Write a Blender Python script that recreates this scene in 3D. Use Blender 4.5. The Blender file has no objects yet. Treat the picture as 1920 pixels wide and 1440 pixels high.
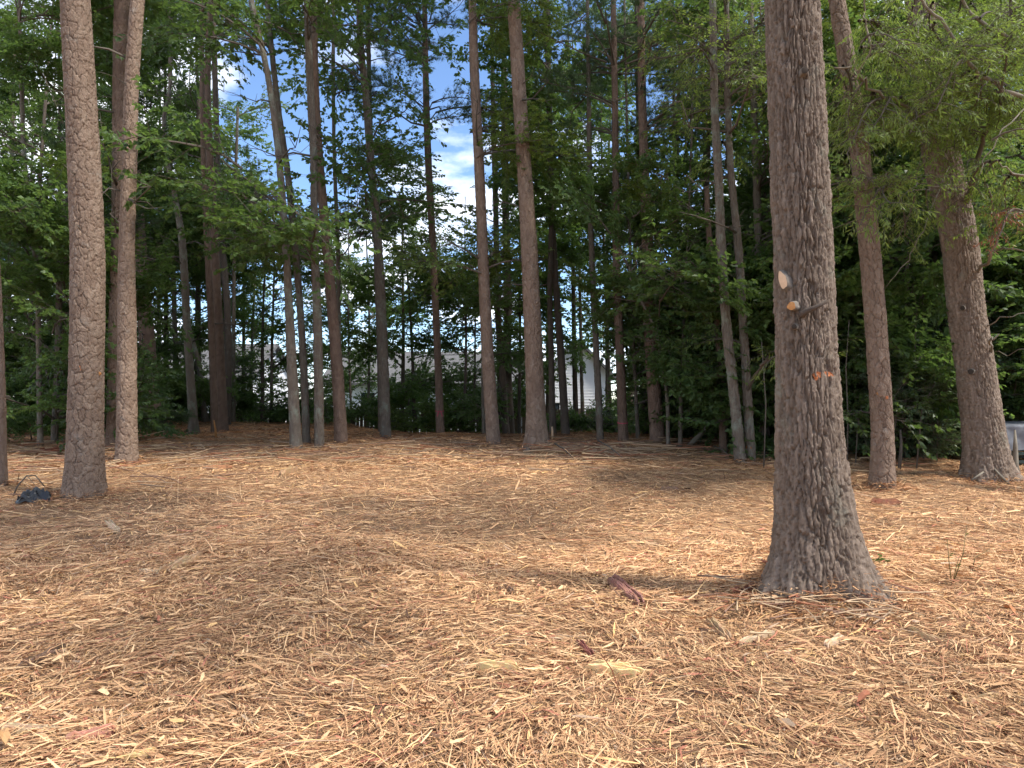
import bpy, math, random
import numpy as np
from mathutils import Vector, Matrix

rng = np.random.default_rng(7)
random.seed(7)
S = bpy.context.scene
COL = S.collection

# ------------------------------------------------------------------ camera
CZ, HY, F = 1.6, 745.0, 1440.0            # eye height, horizon row and focal length in photo pixels
cam_d = bpy.data.cameras.new('camera'); cam = bpy.data.objects.new('camera', cam_d); COL.objects.link(cam)
cam.location = (0, 0, CZ); cam.rotation_euler = (math.radians(90), 0, 0)
cam_d.sensor_width = 36; cam_d.lens = 27; cam_d.shift_y = (HY - 720) / 1920
cam_d.clip_start = 0.05; cam_d.clip_end = 2000
S.camera = cam

# ------------------------------------------------------------------ sky, sun, exposure
SUN_EL, SUN_AZ = math.radians(56), math.radians(115)     # azimuth clockwise from the view direction (+Y)
world = bpy.data.worlds.new('World'); S.world = world; world.use_nodes = True
nt = world.node_tree; nt.nodes.clear()
def N(t, typ, **kw):
    n = t.nodes.new(typ)
    for k, v in kw.items():
        setattr(n, k, v)
    return n
out = N(nt, 'ShaderNodeOutputWorld'); bg = N(nt, 'ShaderNodeBackground'); bg.inputs['Strength'].default_value = 0.15
sky = N(nt, 'ShaderNodeTexSky', sky_type='NISHITA', sun_disc=False, sun_elevation=SUN_EL, sun_rotation=SUN_AZ)
sky.air_density = 0.8; sky.dust_density = 0.05; sky.ozone_density = 4.5
tc = N(nt, 'ShaderNodeTexCoord'); sep = N(nt, 'ShaderNodeSeparateXYZ'); nt.links.new(tc.outputs['Generated'], sep.inputs[0])
zz = N(nt, 'ShaderNodeMath', operation='ADD'); zz.inputs[1].default_value = 0.22; nt.links.new(sep.outputs['Z'], zz.inputs[0])
zm = N(nt, 'ShaderNodeMath', operation='MAXIMUM'); zm.inputs[1].default_value = 0.1; nt.links.new(zz.outputs[0], zm.inputs[0])
dv = N(nt, 'ShaderNodeVectorMath', operation='DIVIDE'); cmb = N(nt, 'ShaderNodeCombineXYZ')
nt.links.new(tc.outputs['Generated'], dv.inputs[0])
for i in range(3): nt.links.new(zm.outputs[0], cmb.inputs[i])
nt.links.new(cmb.outputs[0], dv.inputs[1])
mp = N(nt, 'ShaderNodeMapping'); mp.inputs['Location'].default_value = (2.2, 8.1, 0); nt.links.new(dv.outputs[0], mp.inputs[0])
nz = N(nt, 'ShaderNodeTexNoise'); nz.inputs['Scale'].default_value = 1.5; nz.inputs['Detail'].default_value = 9; nz.inputs['Roughness'].default_value = 0.55
nt.links.new(mp.outputs[0], nz.inputs['Vector'])
rp = N(nt, 'ShaderNodeValToRGB'); rp.color_ramp.elements[0].position = 0.46; rp.color_ramp.elements[1].position = 0.58
nt.links.new(nz.outputs['Fac'], rp.inputs[0])
mx = N(nt, 'ShaderNodeMix', data_type='RGBA'); mx.inputs['B'].default_value = (7.6, 7.8, 8.2, 1)
nt.links.new(rp.outputs['Color'], mx.inputs['Factor']); nt.links.new(sky.outputs[0], mx.inputs['A'])
nt.links.new(mx.outputs['Result'], bg.inputs['Color']); nt.links.new(bg.outputs[0], out.inputs[0])

sun_d = bpy.data.lights.new('sun', 'SUN'); sun = bpy.data.objects.new('sun', sun_d); COL.objects.link(sun)
sun_d.energy = 3.2; sun_d.angle = math.radians(8.0); sun_d.color = (1, 0.95, 0.86)
sd = Vector((math.cos(SUN_EL) * math.sin(SUN_AZ), math.cos(SUN_EL) * math.cos(SUN_AZ), math.sin(SUN_EL)))
sun.rotation_euler = sd.to_track_quat('Z', 'Y').to_euler(); sun.location = sd * 60

S.view_settings.view_transform = 'Standard'; S.view_settings.look = 'None'
S.view_settings.exposure = 0.93; S.view_settings.gamma = 1.0; S.view_settings.use_curve_mapping = False
S.render.engine = 'CYCLES'
S.cycles.max_bounces = 5; S.cycles.diffuse_bounces = 3; S.cycles.glossy_bounces = 2; S.cycles.transmission_bounces = 4
S.cycles.transparent_max_bounces = 4; S.cycles.use_denoising = True
S.cycles.use_adaptive_sampling = True; S.cycles.adaptive_threshold = 0.025
S.cycles.caustics_reflective = False; S.cycles.caustics_refractive = False

# ------------------------------------------------------------------ noise (numpy)
def h2(ix, iy, s=0):
    n = (ix.astype(np.int64) * 374761393 + iy.astype(np.int64) * 668265263 + s * 974634777) & 0xFFFFFFFF
    n = ((n ^ (n >> 13)) * 1274126177) & 0xFFFFFFFF
    n = ((n ^ (n >> 16)) * 2246822519) & 0xFFFFFFFF
    return ((n ^ (n >> 15)) & 0xFFFFFF) / float(0xFFFFFF)
def vnoise(x, y, s=0, per=None):
    ix, iy = np.floor(x), np.floor(y); fx, fy = x - ix, y - iy
    fx = fx * fx * fx * (fx * (fx * 6 - 15) + 10); fy = fy * fy * fy * (fy * (fy * 6 - 15) + 10)
    ix = ix.astype(np.int64); iy = iy.astype(np.int64)
    w = (lambda a: a % per) if per else (lambda a: a)
    a, b = h2(w(ix), iy, s), h2(w(ix + 1), iy, s); c, d = h2(w(ix), iy + 1, s), h2(w(ix + 1), iy + 1, s)
    return (a + (b - a) * fx) * (1 - fy) + (c + (d - c) * fx) * fy - 0.5
def fbm(x, y, s=0, o=4, per=None):
    r = 0; a = 1.0; k = 1
    for i in range(o):
        r = r + a * vnoise(x * k, y * k, s + i * 17, per * k if per else None); a *= 0.5; k *= 2
    return r
def worley(x, y, per, s=0, jit=0.9):
    ix, iy = np.floor(x).astype(np.int64), np.floor(y).astype(np.int64)
    f1 = np.full(x.shape, 9.0); f2 = np.full(x.shape, 9.0); idr = np.zeros(x.shape)
    for dx in (-1, 0, 1):
        for dy in (-1, 0, 1):
            cx, cy = ix + dx, iy + dy; wx = cx % per
            px = cx + 0.5 + jit * (h2(wx, cy, s) - 0.5); py = cy + 0.5 + jit * (h2(wx, cy, s + 5) - 0.5)
            d = np.hypot(px - x, py - y); r = h2(wx, cy, s + 9)
            n = d < f1
            f2 = np.where(n, f1, np.minimum(f2, d)); idr = np.where(n, r, idr); f1 = np.where(n, d, f1)
    return f1, f2, idr
def sst(a, b, x):
    t = np.clip((x - a) / (b - a), 0, 1); return t * t * (3 - 2 * t)

# ------------------------------------------------------------------ ground shape
def ground(x, y):
    x = np.asarray(x, float); y = np.asarray(y, float)
    left = sst(-2.5, -7.0, x)
    yc = 20 + 6 * left
    h = 0.62 * sst(3.5, 18, y) + 0.10 * left * sst(16, 25, y)
    h = h - 1.25 * sst(yc + 0.5, yc + 9, y)
    h = h + 0.12 * np.exp(-(((x - 2.35) / 1.0) ** 2 + ((y - 5.6) / 0.55) ** 2))          # mulch heaped at the oak
    h = h + 0.07 * np.exp(-(((x + 5.6) / 1.2) ** 2 + ((y - 10.2) / 0.7) ** 2))
    h = h + 0.13 * np.exp(-(((x - 1.6) / 1.6) ** 2 + ((y - 14.6) / 0.45) ** 2))
    near = sst(60, 30, y) * sst(-8, 0, y)
    h = h + near * (0.10 * fbm(x * 0.35, y * 0.35, 3, 3) + 0.05 * fbm(x * 1.5, y * 1.5, 8, 3))
    return h
def gz(x, y): return float(ground(np.array([x]), np.array([y]))[0])
_dd = np.arange(2.0, 45, 0.03)
def depth_at(px, py):
    X = (px - 960) / F * _dd; row = HY + (CZ - ground(X, _dd)) * F / _dd
    k = np.nonzero(row <= py)[0]
    return float(_dd[k[0]]) if len(k) else 21.0
def W(px, py, d): return ((px - 960) / F * d, d, CZ - (py - HY) * d / F)

# ------------------------------------------------------------------ mesh and object helpers
def mesh_np(name, v, f, mats=(), col=None, smooth=False, midx=None):
    v = np.asarray(v, np.float32); f = np.asarray(f, np.int32); k = f.shape[1]
    m = bpy.data.meshes.new(name)
    m.vertices.add(len(v)); m.vertices.foreach_set('co', v.ravel())
    m.loops.add(f.size); m.loops.foreach_set('vertex_index', f.ravel())
    m.polygons.add(len(f)); m.polygons.foreach_set('loop_start', np.arange(0, f.size, k, dtype=np.int32))
    try: m.polygons.foreach_set('loop_total', np.full(len(f), k, np.int32))
    except Exception: pass
    for mt in mats: m.materials.append(mt)
    if midx is not None: m.polygons.foreach_set('material_index', np.asarray(midx, np.int32))
    m.polygons.foreach_set('use_smooth', np.full(len(f), bool(smooth)))
    if col is not None:
        c = np.asarray(col, np.float32)
        if c.shape[1] == 3: c = np.hstack([c, np.ones((len(c), 1), np.float32)])
        a = m.color_attributes.new('Col', 'FLOAT_COLOR', 'POINT'); a.data.foreach_set('color', c.ravel())
    m.update(calc_edges=True); m.validate()
    return m
def link(name, data, parent=None):
    o = bpy.data.objects.new(name, data); COL.objects.link(o)
    if parent is not None: o.parent = parent
    return o
def tag(o, label=None, cat=None, group=None, kind=None):
    if label: o['label'] = label
    if cat: o['category'] = cat
    if group: o['group'] = group
    if kind: o['kind'] = kind
    return o
class MB:
    """collects boxes, tubes and loose faces into one mesh"""
    def __init__(s): s.v = []; s.f = []; s.m = []
    def add(s, vs, fs, m=0):
        b = len(s.v); s.v += [tuple(p) for p in vs]; s.f += [tuple(i + b for i in q) for q in fs]; s.m += [m] * len(fs)
    def box(s, c, h, m=0, rot=None):
        vs = [Vector((sx * h[0], sy * h[1], sz * h[2])) for sx in (-1, 1) for sy in (-1, 1) for sz in (-1, 1)]
        if rot is not None: vs = [rot @ p for p in vs]
        s.add([p + Vector(c) for p in vs], [(0, 1, 3, 2), (4, 6, 7, 5), (0, 4, 5, 1), (2, 3, 7, 6), (0, 2, 6, 4), (1, 5, 7, 3)], m)
    def tube(s, pts, rad, n=6, m=0, cap=True):
        vs, fs = tube_vf(pts, rad, n, cap); s.add(vs, fs, m)
    def build(s, name, mats, parent=None, smooth=False):
        me = bpy.data.meshes.new(name); me.from_pydata(s.v, [], s.f)
        for mt in (mats if isinstance(mats, (list, tuple)) else [mats]): me.materials.append(mt)
        me.polygons.foreach_set('material_index', s.m)
        me.polygons.foreach_set('use_smooth', [smooth] * len(s.f)); me.update()
        return link(name, me, parent)
def tube_vf(pts, rad, n=6, cap=True):
    pts = [Vector(p) for p in pts]; vs = []; fs = []
    up = Vector((0.123, 0.31, 0.94)).normalized()
    for i, p in enumerate(pts):
        t = (pts[min(i + 1, len(pts) - 1)] - pts[max(i - 1, 0)])
        if t.length < 1e-9: t = Vector((0, 0, 1))
        t.normalize(); a = t.cross(up)
        if a.length < 0.1: a = t.cross(Vector((1, 0, 0)))
        a.normalize(); b = t.cross(a)
        for k in range(n):
            w = 2 * math.pi * k / n; vs.append(p + (a * math.cos(w) + b * math.sin(w)) * rad[i])
    for i in range(len(pts) - 1):
        for k in range(n):
            k2 = (k + 1) % n; fs.append((i * n + k, i * n + k2, (i + 1) * n + k2, (i + 1) * n + k))
    if cap:
        fs.append(tuple(range(n))[::-1]); fs.append(tuple((len(pts) - 1) * n + k for k in range(n)))
    return vs, fs

# ------------------------------------------------------------------ materials
def new_mat(name):
    m = bpy.data.materials.new(name); m.use_nodes = True; t = m.node_tree; t.nodes.clear()
    o = N(t, 'ShaderNodeOutputMaterial'); return m, t, o
def setp(b, rough=0.8, spec=0.3):
    b.inputs['Roughness'].default_value = rough; b.inputs['Specular IOR Level'].default_value = spec
def plain(name, c, rough=0.8, spec=0.3, var=0.25, scale=8.0, bump=0.0, bscale=40.0, metal=0.0):
    m, t, o = new_mat(name); b = N(t, 'ShaderNodeBsdfPrincipled'); setp(b, rough, spec); b.inputs['Metallic'].default_value = metal
    tcn = N(t, 'ShaderNodeTexCoord'); n = N(t, 'ShaderNodeTexNoise'); n.inputs['Scale'].default_value = scale; n.inputs['Detail'].default_value = 5
    t.links.new(tcn.outputs['Object'], n.inputs['Vector'])
    x = N(t, 'ShaderNodeMix', data_type='RGBA')
    x.inputs['A'].default_value = (*[k * (1 - var) for k in c], 1); x.inputs['B'].default_value = (*[min(1, k * (1 + var)) for k in c], 1)
    t.links.new(n.outputs['Fac'], x.inputs['Factor']); t.links.new(x.outputs['Result'], b.inputs['Base Color'])
    if bump:
        n2 = N(t, 'ShaderNodeTexNoise'); n2.inputs['Scale'].default_value = bscale; n2.inputs['Detail'].default_value = 6
        t.links.new(tcn.outputs['Object'], n2.inputs['Vector'])
        bp = N(t, 'ShaderNodeBump'); bp.inputs['Strength'].default_value = bump; bp.inputs['Distance'].default_value = 0.01
        t.links.new(n2.outputs['Fac'], bp.inputs['Height']); t.links.new(bp.outputs[0], b.inputs['Normal'])
    t.links.new(b.outputs[0], o.inputs[0]); return m
def bark(name, c1, c2, c3, scale=6.0, stretch=0.35, bump=0.5, lichen=0.0, lc=(0.22, 0.235, 0.185), vor=0.0):
    """c1/c2 plate colours picked by the vertex attribute, c3 blotches, optional lichen patches"""
    m, t, o = new_mat(name); b = N(t, 'ShaderNodeBsdfPrincipled'); setp(b, 0.9, 0.2)
    at = N(t, 'ShaderNodeAttribute', attribute_name='Col'); sp = N(t, 'ShaderNodeSeparateColor'); t.links.new(at.outputs['Color'], sp.inputs[0])
    x1 = N(t, 'ShaderNodeMix', data_type='RGBA'); x1.inputs['A'].default_value = (*c1, 1); x1.inputs['B'].default_value = (*c2, 1)
    t.links.new(sp.outputs[0], x1.inputs['Factor'])
    tcn = N(t, 'ShaderNodeTexCoord'); mpn = N(t, 'ShaderNodeMapping'); mpn.inputs['Scale'].default_value = (1, 1, stretch)
    t.links.new(tcn.outputs['Object'], mpn.inputs[0])
    n = N(t, 'ShaderNodeTexNoise'); n.inputs['Scale'].default_value = scale; n.inputs['Detail'].default_value = 6; n.inputs['Roughness'].default_value = 0.65
    t.links.new(mpn.outputs[0], n.inputs['Vector'])
    r = N(t, 'ShaderNodeValToRGB'); r.color_ramp.elements[0].position = 0.42; r.color_ramp.elements[1].position = 0.68
    t.links.new(n.outputs['Fac'], r.inputs[0])
    x2 = N(t, 'ShaderNodeMix', data_type='RGBA'); x2.inputs['B'].default_value = (*c3, 1)
    t.links.new(r.outputs['Color'], x2.inputs['Factor']); t.links.new(x1.outputs['Result'], x2.inputs['A'])
    last = x2.outputs['Result']
    if lichen:
        n3 = N(t, 'ShaderNodeTexNoise'); n3.inputs['Scale'].default_value = 3.2; n3.inputs['Detail'].default_value = 8; n3.inputs['Roughness'].default_value = 0.7
        mp3 = N(t, 'ShaderNodeMapping'); mp3.inputs['Location'].default_value = (3, 7, 1); t.links.new(tcn.outputs['Object'], mp3.inputs[0]); t.links.new(mp3.outputs[0], n3.inputs['Vector'])
        r3 = N(t, 'ShaderNodeValToRGB'); r3.color_ramp.elements[0].position = 0.62 - lichen * 0.2; r3.color_ramp.elements[1].position = 0.72 - lichen * 0.15
        t.links.new(n3.outputs['Fac'], r3.inputs[0])
        x3 = N(t, 'ShaderNodeMix', data_type='RGBA'); x3.inputs['B'].default_value = (*lc, 1); t.links.new(r3.outputs['Color'], x3.inputs['Factor']); t.links.new(last, x3.inputs['A']); last = x3.outputs['Result']
    oi = N(t, 'ShaderNodeObjectInfo'); hs = N(t, 'ShaderNodeHueSaturation')
    ma = N(t, 'ShaderNodeMapRange'); ma.inputs['To Min'].default_value = 0.82; ma.inputs['To Max'].default_value = 1.15
    t.links.new(oi.outputs['Random'], ma.inputs['Value']); t.links.new(ma.outputs[0], hs.inputs['Value']); t.links.new(last, hs.inputs['Color'])
    t.links.new(hs.outputs[0], b.inputs['Base Color'])
    mp2 = N(t, 'ShaderNodeMapping'); mp2.inputs['Scale'].default_value = (1, 1, stretch); t.links.new(tcn.outputs['Object'], mp2.inputs[0])
    n2 = N(t, 'ShaderNodeTexNoise'); n2.inputs['Scale'].default_value = 55; n2.inputs['Detail'].default_value = 7; n2.inputs['Roughness'].default_value = 0.7
    t.links.new(mp2.outputs[0], n2.inputs['Vector'])
    bp = N(t, 'ShaderNodeBump'); bp.inputs['Strength'].default_value = bump; bp.inputs['Distance'].default_value = 0.018
    t.links.new(n2.outputs['Fac'], bp.inputs['Height']); t.links.new(bp.outputs[0], b.inputs['Normal'])
    if vor:
        vw = N(t, 'ShaderNodeVectorMath', operation='SCALE'); vw.inputs['Scale'].default_value = 0.06
        nw = N(t, 'ShaderNodeTexNoise'); nw.inputs['Scale'].default_value = 9; t.links.new(mp2.outputs[0], nw.inputs['Vector']); t.links.new(nw.outputs['Color'], vw.inputs[0])
        va = N(t, 'ShaderNodeVectorMath', operation='ADD'); t.links.new(mp2.outputs[0], va.inputs[0]); t.links.new(vw.outputs[0], va.inputs[1])
        vo = N(t, 'ShaderNodeTexVoronoi', feature='DISTANCE_TO_EDGE'); vo.inputs['Scale'].default_value = vor; t.links.new(va.outputs[0], vo.inputs['Vector'])
        mr = N(t, 'ShaderNodeMapRange'); mr.inputs['From Max'].default_value = 0.14; t.links.new(vo.outputs['Distance'], mr.inputs['Value'])
        b2 = N(t, 'ShaderNodeBump'); b2.inputs['Strength'].default_value = 0.55; b2.inputs['Distance'].default_value = 0.012
        t.links.new(mr.outputs[0], b2.inputs['Height']); t.links.new(bp.outputs[0], b2.inputs['Normal']); t.links.new(b2.outputs[0], b.inputs['Normal'])
    t.links.new(b.outputs[0], o.inputs[0]); return m
def leafmat(name, c1, c2, tr, mixf=0.35, rough=0.45):
    m, t, o = new_mat(name); b = N(t, 'ShaderNodeBsdfPrincipled'); setp(b, rough, 0.35)
    at = N(t, 'ShaderNodeAttribute', attribute_name='Col'); sp = N(t, 'ShaderNodeSeparateColor'); t.links.new(at.outputs['Color'], sp.inputs[0])
    x = N(t, 'ShaderNodeMix', data_type='RGBA'); x.inputs['A'].default_value = (*c1, 1); x.inputs['B'].default_value = (*c2, 1); t.links.new(sp.outputs[0], x.inputs['Factor'])
    oi = N(t, 'ShaderNodeObjectInfo'); hs = N(t, 'ShaderNodeHueSaturation')
    ma = N(t, 'ShaderNodeMapRange'); ma.inputs['To Min'].default_value = 0.65; ma.inputs['To Max'].default_value = 1.35
    t.links.new(oi.outputs['Random'], ma.inputs['Value']); t.links.new(ma.outputs[0], hs.inputs['Value']); t.links.new(x.outputs['Result'], hs.inputs['Color'])
    t.links.new(hs.outputs[0], b.inputs['Base Color'])
    tl = N(t, 'ShaderNodeBsdfTranslucent'); tl.inputs['Color'].default_value = (*tr, 1)
    ms = N(t, 'ShaderNodeMixShader'); ms.inputs[0].default_value = mixf
    t.links.new(b.outputs[0], ms.inputs[1]); t.links.new(tl.outputs[0], ms.inputs[2]); t.links.new(ms.outputs[0], o.inputs[0]); return m
def vcol(name, rough=0.8, spec=0.25, noise=0.25, scale=60, bump=0.0, obj_attr='Col'):
    m, t, o = new_mat(name); b = N(t, 'ShaderNodeBsdfPrincipled'); setp(b, rough, spec)
    at = N(t, 'ShaderNodeAttribute', attribute_name=obj_attr); tcn = N(t, 'ShaderNodeTexCoord')
    n = N(t, 'ShaderNodeTexNoise'); n.inputs['Scale'].default_value = scale; n.inputs['Detail'].default_value = 3; t.links.new(tcn.outputs['Object'], n.inputs['Vector'])
    ma = N(t, 'ShaderNodeMapRange'); ma.inputs['To Min'].default_value = 1 - noise; ma.inputs['To Max'].default_value = 1 + noise; t.links.new(n.outputs['Fac'], ma.inputs['Value'])
    hs = N(t, 'ShaderNodeHueSaturation'); t.links.new(ma.outputs[0], hs.inputs['Value']); t.links.new(at.outputs['Color'], hs.inputs['Color'])
    t.links.new(hs.outputs[0], b.inputs['Base Color']); t.links.new(b.outputs[0], o.inputs[0]); return m

M = {}
M['pine'] = bark('pine_bark', (0.16, 0.106, 0.075), (0.32, 0.237, 0.175), (0.23, 0.157, 0.114), 16, 0.5, 0.9, 0.15, (0.30, 0.25, 0.205), vor=17)
M['pine_red'] = bark('red_pine_bark', (0.12, 0.079, 0.057), (0.23, 0.158, 0.117), (0.165, 0.110, 0.081), 16, 0.5, 0.8, vor=17)
M['oak'] = bark('oak_bark', (0.105, 0.073, 0.053), (0.33, 0.255, 0.198), (0.20, 0.150, 0.113), 22, 0.15, 0.9, 0.25, (0.225, 0.20, 0.155))
M['grey'] = bark('grey_bark', (0.12, 0.095, 0.074), (0.21, 0.175, 0.138), (0.16, 0.127, 0.098), 16, 0.35, 0.7, 0.5, vor=22)
M['dark'] = bark('dark_bark', (0.085, 0.065, 0.052), (0.15, 0.12, 0.095), (0.11, 0.085, 0.068), 9, 0.4, 0.5, 0.2, (0.16, 0.17, 0.13))
M['twig'] = plain('twig_bark', (0.21, 0.18, 0.14), 0.9, 0.2, 0.35, 5)
M['limb'] = plain('limb_bark', (0.12, 0.10, 0.08), 0.9, 0.2, 0.35, 5)
M['broad'] = leafmat('broad_leaf', (0.042, 0.082, 0.028), (0.098, 0.15, 0.048), (0.19, 0.31, 0.06), 0.4)
M['fresh'] = leafmat('fresh_leaf', (0.065, 0.11, 0.025), (0.13, 0.18, 0.05), (0.26, 0.35, 0.06), 0.42)
M['willow'] = leafmat('willow_leaf', (0.085, 0.135, 0.030), (0.17, 0.22, 0.06), (0.30, 0.40, 0.07), 0.45)
M['needle'] = leafmat('pine_needle', (0.042, 0.078, 0.040), (0.085, 0.13, 0.058), (0.13, 0.21, 0.06), 0.32, 0.5)
M['shrub'] = leafmat('shrub_leaf', (0.045, 0.075, 0.036), (0.11, 0.15, 0.075), (0.15, 0.23, 0.07), 0.35)
M['dead_leaf'] = leafmat('dead_leaf', (0.20, 0.06, 0.03), (0.34, 0.13, 0.06), (0.3, 0.1, 0.04), 0.25)
M['straw'] = vcol('mulch', 0.85, 0.15, 0.2, 90)
M['wood'] = vcol('split_wood', 0.75, 0.2, 0.3, 45)

# soil under the mulch
m, t, o = new_mat('soil'); b = N(t, 'ShaderNodeBsdfPrincipled'); setp(b, 0.95, 0.1)
tcn = N(t, 'ShaderNodeTexCoord')
n1 = N(t, 'ShaderNodeTexNoise'); n1.inputs['Scale'].default_value = 1.2; n1.inputs['Detail'].default_value = 8
n2 = N(t, 'ShaderNodeTexNoise'); n2.inputs['Scale'].default_value = 38; n2.inputs['Detail'].default_value = 6; n2.inputs['Roughness'].default_value = 0.7
mps = N(t, 'ShaderNodeMapping'); mps.inputs['Scale'].default_value = (0.35, 1, 1)
t.links.new(tcn.outputs['Object'], n1.inputs[0]); t.links.new(tcn.outputs['Object'], mps.inputs[0]); t.links.new(mps.outputs[0], n2.inputs[0])
x1 = N(t, 'ShaderNodeMix', data_type='RGBA'); x1.inputs['A'].default_value = (0.27, 0.165, 0.095, 1); x1.inputs['B'].default_value = (0.40, 0.255, 0.145, 1)
x2 = N(t, 'ShaderNodeMix', data_type='RGBA'); x2.inputs['B'].default_value = (0.19, 0.115, 0.068, 1)
r2 = N(t, 'ShaderNodeValToRGB'); r2.color_ramp.elements[0].position = 0.4; r2.color_ramp.elements[1].position = 0.65
t.links.new(n1.outputs['Fac'], x1.inputs['Factor']); t.links.new(x1.outputs['Result'], x2.inputs['A']); t.links.new(n2.outputs['Fac'], r2.inputs[0]); t.links.new(r2.outputs['Color'], x2.inputs['Factor'])
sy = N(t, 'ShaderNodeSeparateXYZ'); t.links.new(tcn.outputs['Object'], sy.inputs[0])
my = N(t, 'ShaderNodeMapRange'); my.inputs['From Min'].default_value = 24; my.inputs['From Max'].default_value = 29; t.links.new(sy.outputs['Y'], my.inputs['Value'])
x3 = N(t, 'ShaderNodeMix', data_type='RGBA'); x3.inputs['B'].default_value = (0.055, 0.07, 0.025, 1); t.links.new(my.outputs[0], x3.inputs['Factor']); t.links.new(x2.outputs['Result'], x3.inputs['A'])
bp = N(t, 'ShaderNodeBump'); bp.inputs['Strength'].default_value = 0.8; bp.inputs['Distance'].default_value = 0.03
t.links.new(n2.outputs['Fac'], bp.inputs['Height']); t.links.new(bp.outputs[0], b.inputs['Normal'])
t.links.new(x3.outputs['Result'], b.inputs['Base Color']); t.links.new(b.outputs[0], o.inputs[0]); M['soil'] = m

# ------------------------------------------------------------------ the ground sheet
def spaced(a, b, fine0, fine1, step, grow=1.18):
    xs = list(np.arange(fine0, fine1 + 1e-6, step)); s = step; x = xs[-1]
    while x < b: s *= grow; x += s; xs.append(x)
    s = step; x = xs[0]; pre = []
    while x > a: s *= grow; x -= s; pre.append(x)
    return np.array(pre[::-1] + xs)
gx = spaced(-600, 600, -15, 13, 0.19); gy = spaced(-200, 900, 1.5, 29, 0.19)
GX, GY = np.meshgrid(gx, gy); GZ = ground(GX, GY)
gv = np.stack([GX, GY, GZ], -1).reshape(-1, 3); nx = len(gx); ny = len(gy)
ii = (np.arange(ny - 1)[:, None] * nx + np.arange(nx - 1)[None]).ravel()
gf = np.stack([ii, ii + 1, ii + nx + 1, ii + nx], -1)
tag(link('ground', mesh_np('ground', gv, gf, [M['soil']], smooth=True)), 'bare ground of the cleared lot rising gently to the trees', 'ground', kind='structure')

# ------------------------------------------------------------------ mulch: shredded wood strands
PAL = np.array([[0.58, 0.415, 0.245], [0.47, 0.305, 0.172], [0.39, 0.24, 0.135], [0.29, 0.168, 0.095], [0.19, 0.105, 0.060], [0.33, 0.145, 0.10], [0.38, 0.295, 0.215], [0.58, 0.40, 0.19], [0.10, 0.06, 0.04]])
PW = np.array([0.23, 0.24, 0.16, 0.12, 0.09, 0.045, 0.025, 0.045, 0.045]); PW = PW / PW.sum(); PAL = np.minimum(PAL * np.array([1.24, 1.12, 1.03]), 0.78)
def strands(n, d0, d1, power, nseg, lmul=1.0, wmul=1.0):
    u = rng.random(n)
    k = power + 2                                     # density ~ d^power per square metre
    d = (d0 ** k + u * (d1 ** k - d0 ** k)) ** (1 / k)
    x = (rng.random(n) * 2 - 1) * (0.72 * d + 1.2)
    L = np.exp(rng.normal(math.log(0.082), 0.62, n)) * lmul; L = np.clip(L, 0.02, 0.5)
    wd = np.clip(np.exp(rng.normal(math.log(0.0043), 0.5, n)), 0.0018, 0.02) * wmul
    chip = rng.random(n) < 0.13
    L = np.where(chip, L * 0.7, L); wd = np.where(chip, wd * 2.6, wd)
    sw = fbm(x * 0.8, d * 0.8, 21, 3) * 5.0           # swaths of aligned straw
    yaw = np.where(rng.random(n) < 0.55, sw + rng.normal(0, 0.5, n), rng.random(n) * math.pi)
    pit = rng.normal(0, 0.08, n); pit = np.where(rng.random(n) < 0.035, rng.normal(0, 0.4, n), pit)
    dirv = np.stack([np.cos(yaw) * np.cos(pit), np.sin(yaw) * np.cos(pit), np.sin(pit)], -1)
    side = np.stack([-np.sin(yaw), np.cos(yaw), np.zeros(n)], -1)
    up = np.cross(dirv, side); roll = rng.normal(0, 0.5, n)
    side = side * np.cos(roll)[:, None] + up * np.sin(roll)[:, None]
    heap = np.clip(fbm(x * 1.1, d * 1.1, 33, 3) + 0.25, 0, 1)
    zc = rng.random(n) ** 1.3 * (0.018 + 0.06 * heap) + np.abs(np.sin(pit)) * L * 0.35
    bend = rng.normal(0, 0.05, n) * L; bend2 = rng.normal(0, 0.04, n) * L
    ts = np.linspace(-0.5, 0.5, nseg + 1)
    V = np.zeros((n, nseg + 1, 2, 3), np.float32)
    hs = side * wd[:, None] * 0.5
    for j, tt in enumerate(ts):
        q = 1 - (2 * tt) ** 2
        c = dirv * (L * tt)[:, None] + np.cross(dirv, np.array([0, 0, 1.0])) * (bend * q)[:, None]
        c[:, 2] += bend2 * q
        px = x + c[:, 0]; py = d + c[:, 1]
        c = np.stack([px, py, ground(px, py) * 0.5 + ground(x, d) * 0.5 + zc + c[:, 2]], -1)
        e = 0.45 if j in (0, nseg) else 1.0
        V[:, j, 0] = c - hs * e; V[:, j, 1] = c + hs * e
    base = (np.arange(n) * (nseg + 1) * 2)[:, None]
    fs = [base + np.array([[2 * j, 2 * j + 1, 2 * j + 3, 2 * j + 2]]) for j in range(nseg)]
    Fq = np.concatenate(fs, 0)
    reg = fbm(x * 0.25, d * 0.25, 41, 2)
    ci = rng.choice(len(PAL), n, p=PW)
    c = PAL[ci] * (0.85 + 0.3 * rng.random(n))[:, None] * (1 + 0.5 * reg)[:, None]
    # redder, browner mulch towards the trees
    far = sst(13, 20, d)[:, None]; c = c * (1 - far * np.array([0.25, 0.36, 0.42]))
    C = np.repeat(c, (nseg + 1) * 2, 0)
    return V.reshape(-1, 3), Fq, C
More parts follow.
